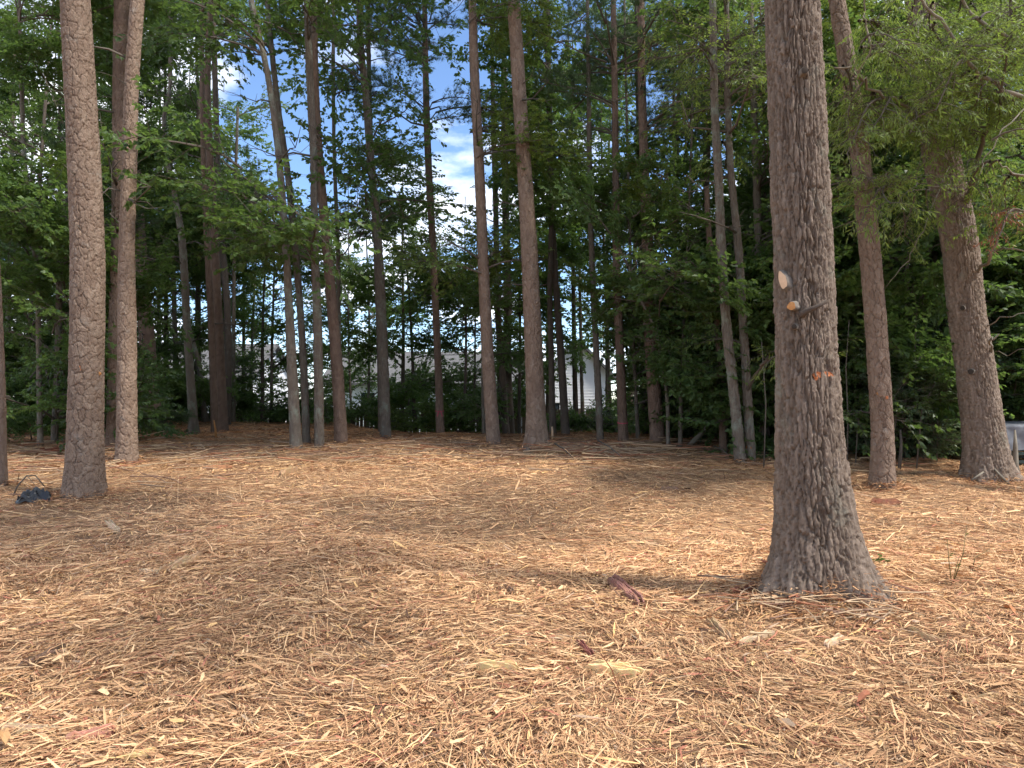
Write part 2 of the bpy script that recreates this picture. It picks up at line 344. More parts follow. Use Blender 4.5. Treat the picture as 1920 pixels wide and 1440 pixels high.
def heap_strands(cx, cy, R0, n, hgt, wid):
    """mulch banked up against a trunk's foot: reuse strands and move them into a ring"""
    V, Fq, C = strands(n, 4.0, 6.0, 0, 2, 0.9, max(1.0, cy / 8))
    V = V.reshape(n, 6, 3); c0 = V.mean(1); V = V - c0[:, None]
    rad = R0 * 0.92 + wid * rng.random(n) ** 1.6; a = rng.random(n) * 2 * math.pi
    x = cx + rad * np.cos(a); y = cy + rad * np.sin(a)
    z = ground(x, y) + hgt * np.exp(-(rad - R0) / (0.35 * wid)) * rng.random(n) ** 0.7 + 0.01
    return (V + np.stack([x, y, z], -1)[:, None]).reshape(-1, 3), Fq, C * np.array([0.86, 0.78, 0.74])
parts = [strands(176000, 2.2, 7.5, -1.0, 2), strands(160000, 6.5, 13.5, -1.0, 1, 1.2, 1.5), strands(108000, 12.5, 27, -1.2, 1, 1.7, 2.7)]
for (px_, py_, w_, n_, h_, wd_) in [(1534, 1104, 200, 4500, .17, .42), (158, 928, 68, 1500, .12, .45), (238, 868, 40, 700, .10, .4), (1652, 914, 48, 1000, .10, .4), (1853, 900, 90, 1300, .10, .5), (1008, 836, 46, 700, .10, .5), (927, 833, 30, 400, .09, .4), (1390, 868, 24, 350, .08, .4), (1408, 868, 22, 350, .08, .4), (556, 842, 25, 350, .08, .4), (599, 840, 21, 350, .08, .4), (640, 832, 26, 350, .08, .4), (723, 822, 20, 300, .08, .4), (-2, 915, 30, 500, .1, .4)]:
    d_ = depth_at(px_, py_); parts.append(heap_strands((px_ - 960) / F * d_, d_, w_ * d_ / F / 2, n_, h_, wd_))
vs, fs, cs, off = [], [], [], 0
for v, f, c in parts:
    vs.append(v); fs.append(f + off); cs.append(c); off += len(v)
tag(link('mulch', mesh_np('mulch', np.concatenate(vs), np.concatenate(fs), [M['straw']], np.concatenate(cs))),
    'shredded tan wood mulch and pine straw covering the clearing', 'mulch', kind='stuff')

# long sticks of slash lying about at the wood's edge
sv, sf, sc_, so = [], [], [], 0
for i in range(900):
    if i < 380:
        px, py = random.uniform(20, 1900), random.gauss(848, 18)
    elif i < 560:
        px, py = random.gauss(1090, 75), random.gauss(848, 9)
    elif i < 700:
        px, py = random.gauss(150, 110), random.gauss(880, 25)
    elif i < 780:
        px, py = random.gauss(380, 90), random.gauss(845, 14)
    else:
        px, py = random.gauss(1500, 90), random.gauss(1135, 22)
    if py < 822: py = 822 + random.random() * 20
    d = depth_at(px, py); x = (px - 960) / F * d
    L = random.uniform(0.25, 1.1) * (0.45 if i >= 780 else 1); a = random.gauss(0, 0.7) if random.random() < 0.6 else random.uniform(0, math.pi); r = random.uniform(0.003, 0.011) * (0.7 if i >= 780 else 1)
    z = gz(x, d) + random.uniform(0.02, 0.10); ti = random.gauss(0, 0.09); cv = random.gauss(0, 0.07) * L
    pts = [(x + math.cos(a) * L * tt - math.sin(a) * cv * (1 - 4 * tt * tt), d + math.sin(a) * L * tt + math.cos(a) * cv * (1 - 4 * tt * tt), z + ti * L * tt) for tt in (-.5, -.17, .17, .5)]
    v, f = tube_vf(pts, [r, r * .95, r * .8, r * .5], 4, False)
    sv += [tuple(p) for p in v]; sf += [tuple(k + so for k in q) for q in f]; so += len(v)
    c = random.choice([(0.42, 0.29, 0.18), (0.30, 0.21, 0.14), (0.22, 0.13, 0.09), (0.36, 0.16, 0.09), (0.5, 0.36, 0.22)])
    sc_ += [c] * len(v)
tag(link('brush', mesh_np('brush', sv, sf, [M['wood']], sc_)), 'thin sticks and slash strewn along the edge of the wood', 'brush', kind='stuff')

# ------------------------------------------------------------------ trunks
def catmull(pts, q):
    """pts: (n, k) rows sampled by column -1 ascending"""
    s = pts[:, -1]; o = np.zeros((len(q), pts.shape[1]))
    for k in range(pts.shape[1]):
        y = pts[:, k]; mt = np.gradient(y, s); i = np.clip(np.searchsorted(s, q) - 1, 0, len(s) - 2)
        h = s[i + 1] - s[i]; t_ = (q - s[i]) / h
        o[:, k] = (2*t_**3 - 3*t_**2 + 1) * y[i] + (t_**3 - 2*t_**2 + t_) * h * mt[i] + (-2*t_**3 + 3*t_**2) * y[i+1] + (t_**3 - t_**2) * h * mt[i+1]
    return o
def trunk_mesh(name, rows, style, mat, nth, dz, ztop_fine, seed, flare=0.0, lobes=0, depthk=1.0, sides=(0, 0)):
    """rows: (x, y, r, z) from the ground up; style plate / ridge / smooth"""
    rows = np.array(rows, float)
    zb, zt = rows[0, 3], rows[-1, 3]
    zf = min(ztop_fine, zt)
    q = np.concatenate([np.arange(zb, zf, dz), np.arange(zf, zt, 0.35), [zt]]); q = np.unique(q)
    c = catmull(rows, q); cx, cy, r = c[:, 0], c[:, 1], np.maximum(c[:, 2], 0.01)
    th = np.arange(nth) / nth * 2 * math.pi - math.pi; th = th - (0.5 if nth > 24 else 0.0) * np.sin(th) - math.pi / 2   # finer on the side that faces the clearing
    TH, Z = np.meshgrid(th, q); R = np.repeat(r[:, None], nth, 1)
    rm = float(np.median(rows[: max(2, len(rows) // 2), 2])); hb = Z - zb
    if flare:
        e = np.exp(-np.maximum(hb - 0.12, 0) / (0.9 * rm + 0.08))
        lob = 1 + (0.6 * np.cos(lobes * TH + seed) + 0.45 * np.cos((lobes + 3) * TH + 2.1 * seed) + 0.25 * np.cos((2 * lobes + 5) * TH)) * np.exp(-hb / 0.4) if lobes else 1
        R = R * (1 + flare * e * lob)
        R = R * (1 + sides[0] * np.maximum(-np.cos(TH), 0) ** 2 * np.exp(-hb / 0.25) + sides[1] * np.maximum(np.cos(TH), 0) ** 2 * np.exp(-hb / 0.3))
    # slow wobble
    R = R * (1 + 0.05 * fbm((TH + 1.5 * math.pi) / (2 * math.pi) * 4, Z * 0.8, seed, 3, 4))
    U = (TH + 1.5 * math.pi) / (2 * math.pi); circ = 2 * math.pi * rm
    idr = np.zeros(R.shape)
    if style == 'plate':
        cw = 0.095 if rm > 0.13 else 0.065
        nu = max(5, int(round(circ / cw))); ch = cw * 1.7
        wu = 0.6 * fbm(U * nu * 1.0, Z / ch * 1.2, seed + 2, 4, nu); wv = 0.5 * fbm(U * nu, Z / ch * 1.2, seed + 4, 3, nu)
        f1, f2, idr = worley(U * nu + wu, Z / ch + wv, nu, seed)
        cr = sst(0.0, 0.12, f2 - f1)
        g1, g2, id2 = worley(U * nu * 3 + wu * 2, Z / ch * 3.1 + wv * 2, nu * 3, seed + 60)
        cr2 = sst(0.0, 0.12, g2 - g1)
        dep = 0.0165 * min(1, rm / 0.14) * depthk
        D = dep * ((cr - 1) * 1.0 + 0.35 * (idr - 0.5) + 0.12 * (cr2 - 1) * cr + 0.22 * (id2 - 0.5)) + 0.3 * dep * fbm(U * nu * 2, Z / ch * 3, seed + 8, 4, nu * 2)
        idr = 0.6 * idr + 0.4 * id2
    elif style == 'ridge':
        nu = max(8, int(round(circ / (0.037 if rm > 0.12 else 0.024)))); ch = 0.25 if rm > 0.12 else 0.13
        wu = 0.6 * fbm(U * (nu // 2), Z / 0.12, seed + 2, 4, nu // 2); wv = 0.8 * fbm(U * nu, Z / ch * 1.5, seed + 4, 3, nu)
        f1, f2, idr = worley(U * nu + wu, Z / ch + wv, nu, seed)
        cr = sst(0.0, 0.24, f2 - f1)
        g1, g2, id2 = worley(U * nu * 2 + wu * 2, Z / 0.05 + wv * 2, nu * 2, seed + 60)
        cr2 = sst(0.0, 0.18, g2 - g1)
        dep = (0.023 if rm > 0.12 else 0.26 * min(rm, 0.06)) * depthk
        D = dep * ((cr - 1) + 0.40 * (idr - 0.5) + 0.28 * (cr2 - 1) + 0.30 * (id2 - 0.5)) + 0.45 * dep * fbm(U * nu * 3, Z / 0.05, seed + 8, 4, nu * 3)
        idr = 0.5 * idr + 0.5 * id2
    else:
        nu = max(6, int(round(circ / 0.03)))
        idr = np.clip(0.5 + fbm(U * nu, Z / 0.12, seed, 4, nu), 0, 1)
        D = 0.006 * min(1, rm / 0.08) * depthk * (2.2 * fbm(U * nu, Z / 0.1, seed + 3, 4, nu) - 1.2 * np.abs(fbm(U * nu // 1 * 0 + U * nu, Z / 0.2, seed + 5, 2, nu)))
    R = R + D
    X = cx[:, None] + R * np.cos(TH); Y = cy[:, None] + R * np.sin(TH)
    v = np.stack([X, Y, Z], -1).reshape(-1, 3)
    n = len(q); i0 = np.arange(n - 1)[:, None] * nth; j = np.arange(nth)[None]; j2 = (j + 1) % nth
    f = np.stack([i0 + j, i0 + j2, i0 + nth + j2, i0 + nth + j], -1).reshape(-1, 4)
    col = np.repeat(np.clip(idr, 0, 1).reshape(-1, 1), 3, 1)
    return mesh_np(name, v, f, [mat], col, smooth=True), c

# ------------------------------------------------------------------ boughs (shared foliage meshes)
def leaf_quads(P, Dr, Nr, L, Wd):
    """diamond leaves folded along the midrib: base P, direction Dr, normal Nr"""
    Sd = np.cross(Dr, Nr); Sd /= np.linalg.norm(Sd, axis=1, keepdims=True) + 1e-9
    a = P; t_ = P + Dr * L[:, None]; mdl = P + Dr * (L * 0.45)[:, None] + Nr * (Wd * 0.18)[:, None]
    l = mdl + Sd * (Wd * 0.5)[:, None]; r = mdl - Sd * (Wd * 0.5)[:, None]
    V = np.stack([a, l, t_, r], 1).reshape(-1, 3); k = np.arange(len(P))[:, None] * 4
    return V, np.concatenate([k + np.array([[0, 2, 1]]), k + np.array([[0, 3, 2]])], 0)
def unit(a): return a / (np.linalg.norm(a, axis=-1, keepdims=True) + 1e-9)
def bough_mesh(name, kind, mat, seed, length=2.0, nsub=14, leaves=70, spread=0.75, flat=0.35, droop=0.15, leaf=(0.085, 0.06)):
    g = np.random.default_rng(seed); tubes_v, tubes_f, toff = [], [], 0; LP, LD, LN = [], [], []
    def tube(pts, rad, n=4):
        nonlocal toff
        v, f = tube_vf(pts, rad, n, False); tubes_v.extend([tuple(p) for p in v]); tubes_f.extend([tuple(k + toff for k in q) for q in f]); toff += len(v)
    def axis(t_): return np.array([length * t_, 0.10 * length * math.sin(3 * t_ + seed), -droop * length * t_ ** 2 + 0.05 * math.sin(5 * t_)])
    tube([axis(k / 5) for k in range(6)], [0.022 * (1 - 0.8 * k / 5) + 0.003 for k in range(6)], 5)
    for i in range(nsub):
        t0 = 0.12 + 0.88 * (i + g.random() * 0.7) / nsub; p0 = axis(t0); sgn = 1 if i % 2 else -1
        ang = sgn * g.uniform(0.5, 1.15); ln = length * spread * (1.05 - 0.6 * abs(t0 - 0.45)) * g.uniform(0.45, 0.85)
        el = g.normal(0.05, flat)
        dr = np.array([math.cos(ang) * math.cos(el), math.sin(ang) * math.cos(el), math.sin(el)])
        cv = g.normal(0, 0.12, 3); pts = [p0 + dr * ln * s_ + cv * ln * s_ * s_ - np.array([0, 0, droop * ln * s_ * s_]) for s_ in (0, .33, .66, 1)]
        tube(pts, [0.008, 0.006, 0.004, 0.002], 3)
        pts = np.array(pts)
        if kind == 'pine':
            for k in range(leaves):
                s_ = 0.35 + 0.65 * g.random() ** 0.7; q = pts[0] + (pts[3] - pts[0]) * s_ + cv * ln * (s_ * s_ - s_) + g.normal(0, 0.05, 3)
                LP.append(q); LD.append(unit(dr * 0.5 + np.array([0, 0, 0.35]) + g.normal(0, 0.5, 3))); LN.append(g.normal(0, 1, 3))
        else:
            side = unit(np.cross(dr, np.array([0, 0, 1.0]))); per = 8; nt_ = max(2, leaves // per)
            for k in range(nt_ + 1):
                s_ = 1.0 if k == nt_ else 0.12 + 0.88 * (k + g.random() * 0.6) / nt_; sg = (1 if k % 2 else -1)
                q0 = pts[0] + dr * ln * s_ + cv * ln * s_ * s_ - np.array([0, 0, droop * ln * s_ * s_])
                td = unit(dr * (1.2 if k == nt_ else 0.55) + side * sg * (0.1 if k == nt_ else g.uniform(0.5, 1.0)) + np.array([0, 0, g.normal(-0.05, 0.22) - droop]))
                tl = g.uniform(0.16, 0.34); q1 = q0 + td * tl; tube([q0, q1], [0.0035, 0.0012], 3)
                ts_ = unit(np.cross(td, np.array([0, 0, 1.0])) + 1e-6)
                for j in range(per):
                    f_ = (j + 0.6 + g.uniform(-.3, .3)) / per; q = q0 + td * tl * f_; sj = (1 if j % 2 else -1)
                    dn = np.array([0, 0, g.normal(-0.30, 0.3)]) - (np.array([0, 0, 0.4]) if kind == 'willow' else 0)
                    LP.append(q + g.normal(0, 0.008, 3)); LD.append(unit(td * g.uniform(0.3, 0.9) + ts_ * sj * g.uniform(0.4, 1.0) + dn)); LN.append(unit(np.array([0, 0, 1.0]) + g.normal(0, 0.45, 3)))
    LP, LD, LN = np.array(LP), np.array(LD), np.array(LN)
    if kind == 'pine':
        nn = 20; n = len(LP); P = np.repeat(LP, nn, 0); D = unit(np.repeat(LD, nn, 0) + g.normal(0, 0.55, (n * nn, 3)))
        L = g.uniform(0.11, 0.19, n * nn); Sd = unit(np.cross(D, g.normal(0, 1, (n * nn, 3)))) * 0.0042
        V = np.stack([P - Sd, P + Sd, P + D * L[:, None]], 1).reshape(-1, 3); Fc = np.arange(len(V)).reshape(-1, 3)
        colr = np.repeat(np.repeat(g.random(n), nn), 3)
    else:
        n = len(LP); L = leaf[0] * g.uniform(0.65, 1.25, n); Wd = leaf[1] * g.uniform(0.7, 1.2, n)
        V, Fc = leaf_quads(LP, LD, unit(LN), L, Wd); colr = np.repeat(g.random(n), 4)
    tv = np.array(tubes_v); tf = np.array([[q[0], q[1], q[2]] for q in tubes_f] + [[q[0], q[2], q[3]] for q in tubes_f])
    allv = np.concatenate([tv, V]); allf = np.concatenate([tf, Fc + len(tv)])
    allc = np.concatenate([np.zeros(len(tv)), colr])
    return mesh_np(name, allv, allf, [M['limb'], mat], np.repeat(allc[:, None], 3, 1), midx=[0] * len(tf) + [1] * len(Fc))
B_BROAD = [bough_mesh('broad_bough', 'broad', M['broad'], 100 + i, 2.1, 16, 72, 0.75, 0.42, 0.12, (0.115, 0.085)) for i in range(5)]
B_SPARSE = [bough_mesh('sparse_bough', 'broad', M['broad'], 130 + i, 2.2, 13, 34, 0.8, 0.45, 0.1, (0.12, 0.09)) for i in range(3)]
B_FRESH = [bough_mesh('fresh_bough', 'broad', M['fresh'], 140 + i, 1.9, 15, 55, 0.75, 0.5, 0.1, (0.105, 0.076)) for i in range(3)]
B_PINE = [bough_mesh('pine_bough', 'pine', M['needle'], 150 + i, 1.9, 12, 9, 0.55, 0.35, 0.02) for i in range(4)]
B_WILLOW = [bough_mesh('willow_bough', 'willow', M['willow'], 160 + i, 1.3, 12, 17, 0.7, 0.4, 0.28, (0.115, 0.026)) for i in range(4)]
B_SHRUB = [bough_mesh('shrub_bough', 'broad', M['shrub'], 170 + i, 1.0, 11, 30, 0.7, 0.4, 0.1, (0.085, 0.055)) for i in range(4)]
B_DEAD = bough_mesh('dead_bough', 'willow', M['dead_leaf'], 180, 0.5, 9, 30, 0.7, 0.5, 0.4, (0.07, 0.014))
def place_bough(parent, meshes, base, target, scale, name='bough', roll=None):
    """set a bough with its foot at base, reaching towards target"""
    o = link(name, meshes[random.randrange(len(meshes))] if isinstance(meshes, list) else meshes, parent)
    v = Vector(target) - Vector(base)
    if v.length < 1e-4: v = Vector((1, 0, 0))
    v.z *= 0.5
    qd = v.to_track_quat('X', 'Z'); e = (qd @ Vector((1, 0, 0)))
    from mathutils import Quaternion
    qd = Quaternion(e, random.uniform(-0.5, 0.5) if roll is None else roll) @ qd
    o.matrix_local = Matrix.Translation(Vector(base)) @ qd.to_matrix().to_4x4() @ Matrix.Diagonal((scale, scale * random.choice((1, -1)), scale * random.uniform(0.8, 1.25), 1))
    return o

# whole tree tops above the frame, three shared meshes
def top_mesh(name, kind, seed, mat):
    g = random.Random(seed); vs, fs, cs, mi, off = [], [], [], [], 0
    src = {'pine': B_PINE, 'broad': B_BROAD}[kind]
    for i in range(20 if kind == 'pine' else 22):
        me = src[g.randrange(len(src))]; n = len(me.vertices)
        co = np.zeros(n * 3, np.float32); me.vertices.foreach_get('co', co); co = co.reshape(-1, 3)
        fi = np.zeros(len(me.polygons) * 3, np.int32); me.loops.foreach_get('vertex_index', fi); fi = fi.reshape(-1, 3)
        m_ = np.zeros(len(me.polygons), np.int32); me.polygons.foreach_get('material_index', m_)
        ca = np.zeros(n * 4, np.float32); me.color_attributes['Col'].data.foreach_get('color', ca); ca = ca.reshape(-1, 4)
        if kind == 'pine':                                     # thin out: every second needle, doubled width
            keep = (m_ == 0) | (np.arange(len(m_)) % 3 == 0); fi = fi[keep]; m_ = m_[keep]
        else:
            keep = (m_ == 0) | (np.arange(len(m_)) % 2 == 0); fi = fi[keep]; m_ = m_[keep]
        h = g.random(); yaw = g.uniform(0, 6.28); s = (1.45 - 0.8 * h) * g.uniform(0.8, 1.2); el = 0.25 + 0.5 * h
        Rm = (Matrix.Rotation(yaw, 3, 'Z') @ Matrix.Rotation(-el, 3, 'Y')); A = np.array(Rm) * s
        w = co @ A.T + np.array([0, 0, h * 5.5])
        used, inv = np.unique(fi.ravel(), return_inverse=True)
        vs.append(w[used]); fs.append(inv.reshape(-1, 3) + off); cs.append(ca[used]); mi.append(m_); off += len(used)
    return mesh_np(name, np.concatenate(vs), np.concatenate(fs), [M['limb'], mat], np.concatenate(cs), midx=np.concatenate(mi))
TOP_PINE = [top_mesh('pine_top', 'pine', 5 + i, M['needle']) for i in range(2)]
TOP_BROAD = [top_mesh('broad_top', 'broad', 15 + i, M['broad']) for i in range(2)]

# ------------------------------------------------------------------ the trees one can pick out
# path: photo pixels from the foot up; w: width in photo pixels at each
TREES = [
 ('pine', 'plate', 'thick pine with pinkish plated bark and twin orange gouges, left foreground', [(158, 928), (160, 800), (163, 450), (152, 200), (141, 0)], [66, 62, 58, 55, 52], dict(hi=2, fl=.22, kind='pine')),
 ('pine', 'plate', 'pine trunk cut by the left edge of the picture', [(-2, 915), (-4, 700), (-12, 500), (-20, 300)], [28, 24, 22, 20], dict(fl=.15, kind='pine')),
 ('pine', 'plate', 'pine with flaky grey-brown bark in front of the darker red pine', [(238, 868), (238, 600), (238, 450), (243, 300), (247, 150), (258, 0)], [38, 33, 28, 26, 25, 25], dict(hi=1, fl=.25, kind='pine')),
 ('pine_red', 'plate', 'dark red pine right behind the flaky-barked pine', [(219, 842), (222, 600), (224, 450), (226, 200), (229, 0)], [38, 33, 29, 28, 28], dict(hi=0, fl=.2, kind='pine')),
 ('pine_red', 'plate', 'dark pine leaning back beside the small evergreen bush', [(288, 806), (282, 740), (270, 560), (262, 450), (250, 250), (240, 0)], [40, 34, 26, 22, 19, 17], dict(fl=.15, kind='pine')),
 ('grey', 'smooth', 'slim curving grey tree just left of the thick plated pine', [(101, 832), (107, 700), (110, 600), (115, 450), (127, 370), (132, 250), (130, 0)], [13, 11, 11, 10, 9, 8, 6], dict(kind='broad', bh=1)),
 ('grey', 'smooth', 'thin grey tree nearest the left picture edge, behind the edge pine', [(16, 800), (15, 650), (20, 400), (26, 100)], [11, 9, 8, 7], dict(kind='broad', bh=1)),
 ('grey', 'smooth', 'thin mossy tree between the edge pine and the slim curving tree', [(76, 836), (73, 700), (68, 500), (48, 330), (40, 150)], [11, 9, 9, 8, 7], dict(kind='broad', bh=1)),
 ('grey', 'smooth', 'pale wavy tree that forks high, right of the evergreen bush', [(364, 812), (359, 740), (350, 600), (345, 500), (340, 440), (326, 360), (312, 290), (308, 220), (318, 170), (320, 90)], [20, 16, 14, 14, 13, 10, 8, 7, 6, 5], dict(kind='broad', bh=1, fl=.2)),
 ('grey', 'smooth', 'short bent tree stem curving left into the pale wavy tree', [(388, 792), (378, 740), (374, 690), (364, 650), (354, 610), (351, 560)], [13, 11, 10, 9, 7, 5], dict(stop=True)),
 ('pine_red', 'plate', 'slimmer red stem of the close-set pine pair by the broken stake', [(403, 812), (396, 600), (388, 450), (382, 300), (379, 150), (378, 0)], [14, 13, 11, 10, 9, 8], dict(kind='pine')),
 ('pine_red', 'plate', 'thicker red stem of the close-set pine pair by the broken stake', [(418, 808), (409, 600), (402, 450), (394, 300), (389, 150), (395, 0)], [21, 17, 15, 13, 12, 11], dict(kind='pine')),
 ('dark', 'ridge', 'brown tree with blackened upper trunk right of the red pine pair', [(424, 797), (428, 700), (425, 560), (413, 430), (408, 300), (402, 100)], [16, 13, 13, 12, 11, 10], dict(kind='broad')),
 ('grey', 'smooth', 'thin grey tree standing alone right of the blackened trunk', [(437, 792), (438, 600), (440, 400), (446, 200)], [9, 7, 6, 5], dict(kind='broad', bh=1)),
 ('grey', 'smooth', 'pale grey tree, leftmost of the four slender trunks left of centre', [(556, 842), (548, 700), (538, 500), (530, 380), (518, 250), (500, 130), (471, 0)], [23, 19, 14, 13, 12, 11, 11], dict(hi=-1, kind='broad', fl=.2)),
 ('grey', 'smooth', 'thin dark-barked tree, second of the four slender trunks left of centre', [(575, 830), (570, 700), (563, 580), (551, 440), (540, 330), (523, 210), (510, 100), (501, 0)], [15, 14, 13, 13, 12, 11, 10, 9], dict(kind='broad')),
 ('grey', 'ridge', 'straight lichen-spotted tree, third of the four slender trunks left of centre', [(599, 840), (595, 600), (590, 450), (588, 300), (581, 150), (576, 0)], [19, 17, 15, 14, 14, 13], dict(hi=-1, kind='broad', fl=.15)),
 ('pine_red', 'plate', 'red pine leaning left, rightmost of the four slender trunks left of centre', [(640, 832), (633, 700), (623, 580), (612, 450), (598, 300), (590, 150), (588, 0)], [25, 22, 20, 18, 17, 15, 14], dict(hi=-1, kind='pine', fl=.1)),
 ('grey', 'smooth', 'pencil-thin pale tree running up behind the left-leaning red pine', [(641, 815), (636, 650), (633, 450), (627, 300), (625, 150), (625, 0)], [9, 8, 8, 7, 7, 6], dict(kind='broad')),
 ('grey', 'ridge', 'brown double-barked tree midway between the slender four and the ribboned pine', [(723, 822), (720, 700), (716, 590), (707, 430), (695, 300), (686, 180), (676, 80), (674, 0)], [20, 19, 18, 16, 15, 14, 13, 12], dict(hi=-1, kind='broad', fl=.15)),
 ('dark', 'ridge', 'dark slim tree pressed against the back of the brown double-barked tree', [(716, 815), (712, 640), (704, 450), (697, 300), (692, 150), (690, 0)], [14, 12, 10, 9, 9, 8], dict(kind='broad', dd=1.0)),
 ('pine_red', 'plate', 'slim pine with a pink ribbon tied low on its trunk', [(826, 812), (822, 700), (816, 560), (810, 430), (803, 300), (799, 180), (797, 60)], [16, 14, 13, 13, 13, 12, 10], dict(hi=-1, kind='pine')),
 ('pine', 'plate', 'tall reddish pine leaning left, next to the central pine', [(927, 833), (918, 720), (910, 580), (904, 440), (897, 280), (889, 120), (886, 0)], [27, 24, 22, 20, 19, 17, 15], dict(hi=0, kind='pine', fl=.12)),
 ('grey', 'smooth', 'short thin pale tree at the foot of the leaning reddish pine', [(908, 822), (906, 740), (905, 640), (902, 540)], [9, 7, 6, 5], dict(kind='broad', bh=1, dd=1.5)),
 ('dark', 'ridge', 'blackish trunk just right of the leaning reddish pine', [(950, 815), (942, 700), (932, 560), (930, 420), (926, 260)], [15, 13, 12, 11, 10], dict(kind='broad', dd=2.0)),
 ('dark', 'ridge', 'wide blackish twin trunk left of the central pine', [(957, 812), (951, 680), (952, 560), (948, 400), (946, 200)], [20, 17, 16, 14, 12], dict(kind='pine', dd=3.0)),
 ('pine', 'plate', 'big central pine with plated bark and flared foot', [(1008, 836), (1004, 760), (999, 620), (991, 450), (982, 300), (971, 130), (963, 0)], [40, 36, 33, 30, 27, 25, 24], dict(hi=1, kind='pine', fl=.4, lobes=4)),
 ('dark', 'smooth', 'dark slim tree immediately right of the central pine', [(1037, 822), (1034, 700), (1031, 560), (1034, 380), (1030, 150)], [14, 11, 10, 9, 8], dict(kind='broad', dd=2.0)),
 ('dark', 'ridge', 'black-barked tree leaning left in front of the white gable house', [(1061, 820), (1054, 700), (1044, 560), (1036, 430), (1030, 250)], [17, 15, 13, 12, 10], dict(kind='broad', dd=2.0)),
 ('grey', 'ridge', 'grey-brown tree standing just right of the white gable', [(1126, 828), (1120, 700), (1113, 560), (1108, 430), (1105, 280), (1103, 120)], [14, 13, 12, 11, 10, 8], dict(kind='broad')),
 ('pine_red', 'plate', 'dark red pine halfway between the gable and the red twin pine', [(1169, 828), (1163, 680), (1157, 530), (1155, 380), (1153, 200), (1150, 0)], [19, 17, 15, 13, 12, 10], dict(hi=-1, kind='pine')),
 ('grey', 'smooth', 'thin greenish sapling trunk left of the deep red pine', [(1197, 824), (1190, 700), (1184, 560), (1180, 400), (1176, 250)], [8, 7, 6, 6, 5], dict(kind='broad', bh=1)),
 ('dark', 'ridge', 'black trunk tucked behind the deep red pine', [(1209, 822), (1207, 700), (1203, 560), (1200, 380)], [15, 13, 12, 11], dict(kind='pine', dd=1.5)),
 ('pine_red', 'plate', 'deep red pine, thickest trunk right of centre before the oak', [(1234, 828), (1224, 700), (1217, 580), (1213, 440), (1207, 280), (1203, 130), (1202, 0)], [28, 25, 23, 20, 17, 15, 13], dict(hi=0, kind='pine', fl=.1)),
 ('grey', 'smooth', 'lanky sapling arching left across the deep red pine', [(1253, 830), (1250, 740), (1240, 670), (1226, 610), (1205, 570), (1186, 540), (1180, 500)], [8, 7, 6, 6, 5, 4, 3], dict(kind='broad', bh=1, stop=True, dd=-0.6)),
 ('grey', 'smooth', 'thin pale sapling right of the arching sapling', [(1275, 838), (1278, 720), (1282, 600), (1288, 480)], [9, 7, 5, 4], dict(kind='broad', bh=1)),
 ('pine_red', 'plate', 'splintered red snag with broken top beside the lichen-grey pair', [(1357, 850), (1354, 740), (1348, 640), (1338, 520), (1328, 420), (1325, 350)], [16, 14, 13, 12, 11, 9], dict(stop=True)),
 ('grey', 'ridge', 'left stem of the lichen-grey pair of trees before the oak', [(1390, 868), (1376, 740), (1363, 620), (1353, 480), (1347, 330), (1340, 200), (1336, 0)], [22, 20, 19, 18, 16, 15, 13], dict(hi=-1, kind='broad', fl=.15)),
 ('grey', 'ridge', 'right stem of the lichen-grey pair with a small orange scar at its foot', [(1408, 868), (1400, 720), (1393, 600), (1384, 460), (1371, 330), (1364, 180), (1362, 0)], [20, 17, 16, 15, 13, 12, 10], dict(hi=-1, kind='broad', fl=.15)),
 ('oak', 'ridge', 'massive oak with furrowed bark and orange saw scars, nearest the camera', [(1530, 1108), (1526, 980), (1518, 850), (1512, 700), (1505, 480), (1496, 250), (1485, 0)], [150, 136, 124, 113, 106, 103, 98], dict(hi=3, kind='broad', fl=.2, lobes=3, sides=(.5, 1.0))),
 ('pine', 'plate', 'leaning pinkish pine between the two oaks', [(1652, 914), (1655, 850), (1648, 700), (1637, 540), (1624, 400), (1608, 250), (1589, 120), (1569, 0)], [46, 42, 40, 38, 36, 34, 31, 29], dict(hi=2, kind='pine', fl=.12)),
 ('oak', 'ridge', 'leaning furrowed oak with low crooked branches, far right', [(1853, 900), (1846, 830), (1830, 700), (1812, 580), (1798, 450), (1766, 300), (1745, 180), (1725, 0)], [82, 72, 66, 63, 62, 64, 52, 46], dict(hi=2, kind='broad', fl=.2, lobes=4, sides=(.1, .4))),
]
HI = {3: (170, 0.0085), 2: (116, 0.0115), 1: (84, 0.015), 0: (52, 0.024), -1: (32, 0.035), None: (18, 0.07)}
MAIN = []                       # (px at horizon, depth, object, label)
BYLABEL = {}
def tree_rows(path, w, d, stop, hmax):
    rows = []
    for (px, py), ww in zip(path, w):
        x, y, z = W(px, py, d); rows.append([x, y, ww * d / F * 0.5, z])
    rows[0][3] = min(rows[0][3], gz(rows[0][0], d)) - 0.12
    if not stop and rows[-1][3] < hmax:
        a, b_ = rows[-2], rows[-1]; dz = b_[3] - a[3]; sx = max(-0.12, min(0.12, (b_[0] - a[0]) / dz)); z0, x0, r0 = b_[3], b_[0], b_[2]
        for k in (0.33, 0.66, 1.0):
            zt = z0 + (hmax - z0) * k; rows.append([x0 + sx * (zt - z0) * (1 - 0.5 * k), d + 0.02 * (zt - z0), max(0.025, r0 * (1 - 0.8 * k)), zt])
    return rows
